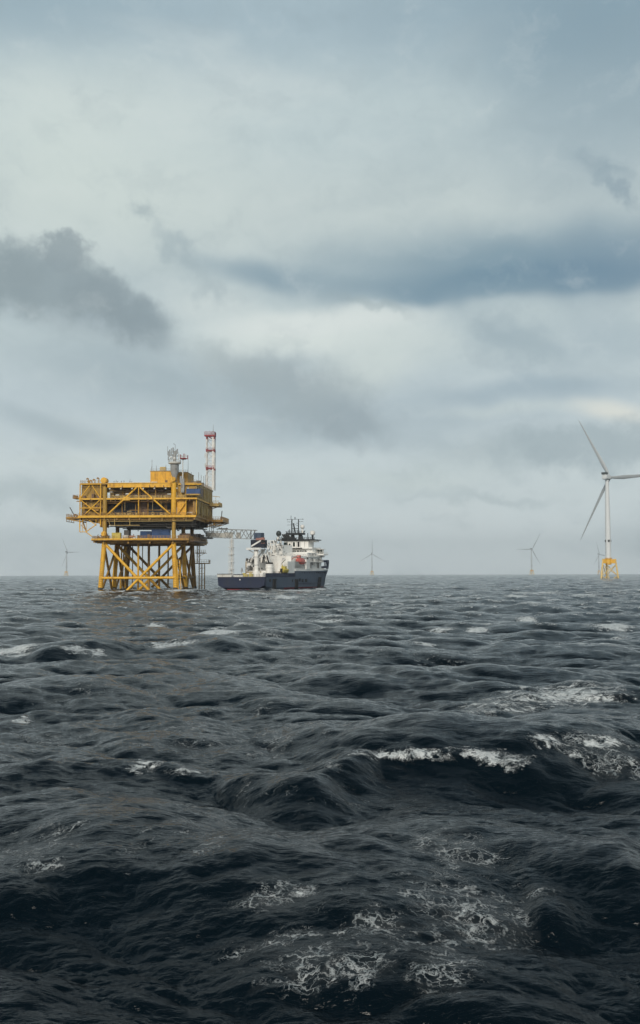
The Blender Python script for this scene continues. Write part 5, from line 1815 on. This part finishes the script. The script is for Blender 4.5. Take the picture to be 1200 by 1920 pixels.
MB().box(TS + 1, TS + 5, mp(800, 0, TS + 2).y, mp(700, 0, TS + 2).y, mp(0, 306, TS + 2).z, mp(0, 288, TS + 2).z).build("funnel_casing", BLACK, mi_o)


def dome(cx, cy, r, mat, foot_cy, s, sz_=1.0):
    c = mp(cx, cy, s)
    d = MB().ball(c, r, sz_, 18, 10).build("radar_dome", mat, mi_o, True)
    MB().tube((c.x, c.y, sz(foot_cy, s)), (c.x, c.y, c.z - r * 0.7), r * 0.35, n=10).build("dome_pedestal", SHIPW if mat != DOME else BLACK, d)


dome(662, 246, 1.25, DOME, 290, TS, 1.1)
dome(655, 292, 0.7, WHITE, 310, TS - 0.5)
dome(885, 185, 1.05, WHITE, 250, M0)
c = mp(980, 246, TS)
d = MB().lathe((c.x, c.y, c.z), [(0.8, -0.9), (1.15, -0.6), (1.2, 0.5), (1.0, 0.9), (0.4, 1.1)], 20).build("radar_dome", WHITE, mi_o, True)
MB().tube((c.x, c.y, sz(306, TS)), (c.x, c.y, c.z - 0.8), 0.45, n=10).build("dome_pedestal", BLACK, d)

# ---- gangway tower with its cab
GS = 12.0
gy = sy(452, GS)
MB().tube((GS, gy, 5.42), (GS, gy, sz(600, GS)), 1.7, 1.55, n=20).tube((GS, gy, sz(600, GS)), (GS, gy, sz(398, GS)), 0.95, n=20).build("gangway_tower", SHIPW, ship, True)
tr = MB()
for cy in (545, 470):
    tr.tube((GS, gy, sz(cy, GS)), (GS, gy, sz(cy - 4, GS)), 1.1, n=20)
tr.build("tower_ring", GREY, ship)
pf = MB().box(GS - 2, GS + 2, sy(512, GS), sy(378, GS), sz(400, GS), sz(394, GS))
for c0, c1, y0_, y1_ in ((378, 432, 398, 432), (512, 470, 398, 432), (400, 434, 500, 450), (385, 420, 398, 398)):
    pf.bar((GS, sy(c0, GS), sz(y0_, GS)), (GS, sy(c1, GS), sz(y1_, GS)), 0.3)
pf.rail([(GS - 1.9, sy(512, GS), sz(394, GS)), (GS - 1.9, sy(378, GS), sz(394, GS))], 0.6, 1.0, 0.05)
pf.build("tower_platform", SHIPW, ship)
cb_ = MB().box(GS - 1.8, GS + 2.2, sy(530, GS), sy(418, GS), sz(383, GS), sz(308, GS)).build("gangway_cab", NAVYP, ship)
sw = MB()
for a in (0, 1):
    sw.bar((GS - 1.9, sy(425, GS), sz(372 - a * 8, GS)), (GS - 1.9, sy(515, GS), sz(318 - a * 6, GS)), 0.14, 0.36)
sw.build("cab_stripe", SHIPW, cb_)
MB().box(GS - 1.4, GS + 1.8, sy(508, GS), sy(442, GS), sz(298, GS), sz(243, GS)).tube((GS, sy(475, GS), sz(300, GS)), (GS, sy(475, GS), sz(243, GS)), 1.6, n=16).build("slewing_drum", HULL2, ship)
MB().box(GS - 2.2, GS - 1.2, sy(535, GS), sy(470, GS), sz(312, GS), sz(292, GS)).box(GS - 2.3, GS - 1.5, sy(548, GS), sy(520, GS), sz(345, GS), sz(288, GS)).build("winch_housing", SALM, ship)
MB().tube((GS - 2.4, sy(535, GS), sz(325, GS)), (GS - 1.2, sy(535, GS), sz(325, GS)), 0.8, n=18).build("winch_drum", RUB, ship)
# luffing legs and hydraulic rams behind the tower
rm = MB()
for c0, c1, y0_, y1_, r in ((400, 437, 515, 440, 0.35), (505, 545, 395, 510, 0.5), (530, 575, 445, 520, 0.4), (490, 535, 500, 390, 0.4), (470, 520, 470, 400, 0.3), (515, 560, 510, 400, 0.35)):
    rm.tube((GS + 4, sy(c0, GS + 4), sz(y0_, GS + 4)), (GS + 4, sy(c1, GS + 4), sz(y1_, GS + 4)), r)
rm.build("luffing_ram", SHIPW, ship)
MB().box(20, 24, sy(428, 20), sy(388, 20), sz(516, 20), sz(488, 20)).build("winch_house", RUB, ship)

# ---- deck crane
CS = 15.0
cr = MB().lathe((CS, sy(575, CS), 0), [(1.6, 5.42), (1.65, sz(572, CS)), (1.85, sz(570, CS)), (1.85, sz(562, CS)), (1.6, sz(560, CS)), (1.7, sz(535, CS))], 22)
cr_o = cr.build("crane_pedestal", SHIPW, ship, True)
MB().tube((CS, sy(575, CS), sz(534, CS)), (CS, sy(575, CS), sz(520, CS)), 1.5, n=18).build("slewing_ring", RUB, cr_o)
cbm_ = MB()
pts = [(572, 520), (565, 480), (548, 455), (530, 440)]
for (a, b), (c_, d_) in zip(pts[:-1], pts[1:]):
    cbm_.bar((CS, sy(a, CS), sz(b, CS)), (CS, sy(c_, CS), sz(d_, CS)), 1.2, 1.0)
pts = [(530, 440), (512, 470), (510, 520)]
for (a, b), (c_, d_) in zip(pts[:-1], pts[1:]):
    cbm_.bar((CS - 0.6, sy(a, CS), sz(b, CS)), (CS - 0.6, sy(c_, CS), sz(d_, CS)), 0.8, 0.8)
cbm_.build("crane_boom", SHIPW, cr_o)
MB().bar((CS - 1, sy(578, CS), sz(520, CS)), (CS - 1, sy(560, CS), sz(455, CS)), 0.45, 0.45).bar((CS - 1, sy(535, CS), sz(450, CS)), (CS - 1, sy(520, CS), sz(525, CS)), 0.4).build("crane_hose", RUB, cr_o)

# ---- pale lattice mast on the aft deck
lm = MB()
s = 2.5
yl = sy(222, s)
lattice(lm, (s, yl, 5.42), (s, yl, sz(300, s)), 1.4, 1.2, 8, 0.055, 0.03)
for cy in (380, 445, 515, 585):
    lm.box(s - 0.9, s + 0.9, yl - 0.9, yl + 1.3, sz(cy, s), sz(cy, s) + 0.15)
lm.tube((s, yl + 1.6, 5.4), (s, yl + 1.6, sz(420, s)), 0.06).tube((s, yl, 5.4), (s, yl, sz(285, s)), 0.22)
lm.build("aft_lattice_mast", WHITE, ship)
pm_ = MB().tube((3, sy(317, 3), 5.4), (3, sy(317, 3), 8.2), 0.1).lathe((3, sy(317, 3), 7.6), [(0.5, 0), (0.35, 1.2), (0.1, 1.7)], 10)
pm_.build("stern_buoy_mast", GREY, ship)
yc = MB()
for cx in (335, 350, 365, 395, 410):
    yc.box(2.2, 3.2, sy(cx, 2.5) - 0.4, sy(cx, 2.5) + 0.4, 5.42, 5.42 + random.uniform(0.8, 1.8))
yc.build("deck_gear", MOBY, ship)["kind"] = "stuff"
dk = MB()
for cx, s, w, h in ((400, 16, 2.2, 1.6), (500, 10, 1.6, 1.8), (520, 14, 2.2, 2.6), (630, 20, 3, 2.4), (660, 24, 3, 3.4)):
    dk.box(s, s + 2, sy(cx, s) - w / 2, sy(cx, s) + w / 2, 5.42, 5.42 + h)
dk.build("deck_locker", SHIPW, ship)["kind"] = "stuff"

# ---- lifeboat in its davit, rescue boat
LS = 37.0
ly = sy(868, LS)
lz = sz(516, LS, ly)
lb = thing("lifeboat", "faded orange red enclosed lifeboat hanging on the ship's starboard side", "lifeboat", (SX, SD, 0), R(90) - PSI)
vs, fs = [], []
secs = [(-4.2, 0.5), (-3.6, 0.86), (-2, 1.0), (1.5, 1.0), (3, 0.75), (4.0, 0.2)]
prof = [(0, -1.9), (0.7, -1.5), (1.35, -0.4), (1.4, 0.2), (1.15, 1.2), (0.6, 1.9), (0, 2.0), (-0.6, 1.9), (-1.15, 1.2), (-1.4, 0.2), (-1.35, -0.4), (-0.7, -1.5)]
for ds, k_ in secs:
    vs += [(LS + ds * 0.9, ly + a * k_ * 0.92, lz + b * (0.35 + 0.65 * k_) * 0.92) for a, b in prof]
n = len(prof)
for j in range(len(secs) - 1):
    fs += [(j * n + i, j * n + (i + 1) % n, (j + 1) * n + (i + 1) % n, (j + 1) * n + i) for i in range(n)]
fs += [tuple(reversed(range(n))), tuple(range((len(secs) - 1) * n, len(secs) * n))]
MB().add(vs, fs).build("boat_hull", LIFE, lb, True)
MB().box(LS - 2.6, LS - 1.2, ly - 0.7, ly + 0.7, lz + 2.0, lz + 2.9).build("wheelhouse", LIFE, lb)
MB().box(LS - 4.3, LS + 3.2, ly - 1.36, ly + 1.36, lz - 0.15, lz + 0.05).build("gunwale", SALM, lb)
dv = MB()
for ds in (-2.8, 2.8):
    dv.bar((LS + ds, ly + 3.4, 12), (LS + ds, ly + 3.0, lz + 3.2), 0.5).bar((LS + ds, ly + 3.0, lz + 3.2), (LS + ds, ly, lz + 3.4), 0.45).bar((LS + ds, ly, lz + 3.3), (LS + ds, ly, lz + 2.0), 0.12)
dv.build("lifeboat_davit", SHIPW, ship)
MB().bar((30.5, sy(772, 30.5), sz(502, 30.5)), (30.5, sy(800, 30.5), sz(478, 30.5)), 0.4).bar((30.5, sy(800, 30.5), sz(478, 30.5)), (30.5, sy(838, 30.5), sz(474, 30.5)), 0.4).build("davit_arm", SALM, ship)
MB().box(LS + 3, LS + 7, ly - 1.4, ly + 3, 8.7, lz + 1.2).build("davit_house", SHIPW, ship)
RS = 20.0
ry = sy(718, RS)
rb_ = thing("rescue_boat", "small yellow and white rescue boat at the ship's starboard rail", "rescue boat", (SX, SD, 0), R(90) - PSI)
rz = 8.0
vs, fs = [], []
for ds, k_ in ((-3.0, 0.7), (-2, 1.0), (1.0, 1.0), (2.4, 0.7), (3.2, 0.12)):
    vs += [(RS + ds, ry + a * k_, rz + b) for a, b in ((0, -1.2), (0.9, -0.6), (1.25, 0.3), (1.1, 0.7), (-1.1, 0.7), (-1.25, 0.3), (-0.9, -0.6))]
n = 7
for j in range(4):
    fs += [(j * n + i, j * n + (i + 1) % n, (j + 1) * n + (i + 1) % n, (j + 1) * n + i) for i in range(n)]
fs += [tuple(reversed(range(n))), tuple(range(4 * n, 5 * n))]
MB().add(vs, fs).build("boat_hull", MOBY, rb_)
MB().box(RS - 1.6, RS + 0.4, ry - 0.8, ry + 0.8, rz + 0.7, rz + 1.9).tube((RS - 2.2, ry, rz + 0.7), (RS - 2.2, ry, rz + 2.6), 0.15).build("console", MOBY, rb_)
MB().box(RS - 3.4, RS - 3.0, ry - 0.5, ry + 0.5, rz - 0.8, rz + 0.9).build("outboard_motor", RUB, rb_)
MB().bar((RS + 1, ry + 1.8, 5.4), (RS, ry + 1.6, rz + 3.0), 0.5).bar((RS, ry + 1.6, rz + 3.0), (RS - 1.5, ry - 1.0, rz + 5.0), 0.45).bar((RS - 1.5, ry - 1.0, rz + 5.0), (RS - 1.0, ry, rz + 1.0), 0.08).build("boat_davit", SHIPW, ship)

# ================================================================== GANGWAY
def ship_to_world(s, y, z):
    return Vector((SX + s * _sp - y * _cp, SD + s * _cp + y * _sp, z))


def plat_to_world(u, v, z):
    return Vector((PX0 + u * _c + v * _s, PD - u * _s + v * _c, z))


gw = thing("gangway", "grey truss gangway bridging from the ship's tower to the yellow platform", "gangway", ship_to_world(GS, gy, 22))
base = gw.location.copy()
A = ship_to_world(GS, sy(428, GS), sz(300, GS)) - base
B = plat_to_world(23.5, 28, 22.9) - base
d_ = (B - A)
side = Vector((d_.y, -d_.x, 0)).normalized()
up_ = Vector((0, 0, 1))


def gp(t, w, h):
    return A + d_ * t + side * w + up_ * h


GH = 3.75
for w in (-1.1, 1.1):
    MB().bar(gp(0, w, 0), gp(1, w, 0), 0.26).build("bottom_chord", GREY, gw)
    MB().bar(gp(-0.03, w, GH), gp(0.72, w, GH), 0.34).build("top_chord", GREY, gw)
    dg = MB()
    N_ = 10
    for i in range(N_):
        t0, t1 = i / N_, (i + 1) / N_
        h_ = GH if t1 <= 0.73 else GH * 0.72
        dg.bar(gp(t0, w, 0 if i % 2 else h_), gp(t1, w, h_ if i % 2 else 0), 0.2)
        if i % 2 == 0:
            dg.bar(gp(t1, w, 0), gp(t1, w, h_), 0.14)
    dg.build("truss_web", GREY, gw)
    MB().bar(gp(0.68, w * 0.8, GH * 0.72), gp(1.0, w * 0.8, GH * 0.72), 0.2).build("telescope_chord", PALE, gw)
    MB().bar(gp(0.02, w, -0.1), gp(0.02, w, GH), 0.4).build("end_post", DARK, gw)
MB().bar(gp(0, 0, 0.05), gp(1, 0, 0.05), 2.0, 0.1).build("walkway", GREY, gw)
scr = MB()
for t in (0.30, 0.45, 0.55):
    scr.bar(gp(t, 1.0, 1.4), gp(t + 0.09, 1.0, 1.4), 0.06, 2.4)
scr.bar(gp(0.46, -1.0, 1.2), gp(0.96, -1.0, 1.2), 0.06, 1.9)
scr.build("side_screen", PALE, gw)
tp_ = MB()
for t in (0.55, 0.66, 0.71):
    tp_.bar(gp(t, 0, GH), gp(t, 0, GH + 0.7), 0.4)
tp_.bar(gp(0.53, 0, GH + 0.3), gp(0.72, 0, GH + 0.3), 0.4, 0.35)
tp_.build("top_gear", DARK, gw)

print("objects:", len(bpy.data.objects))
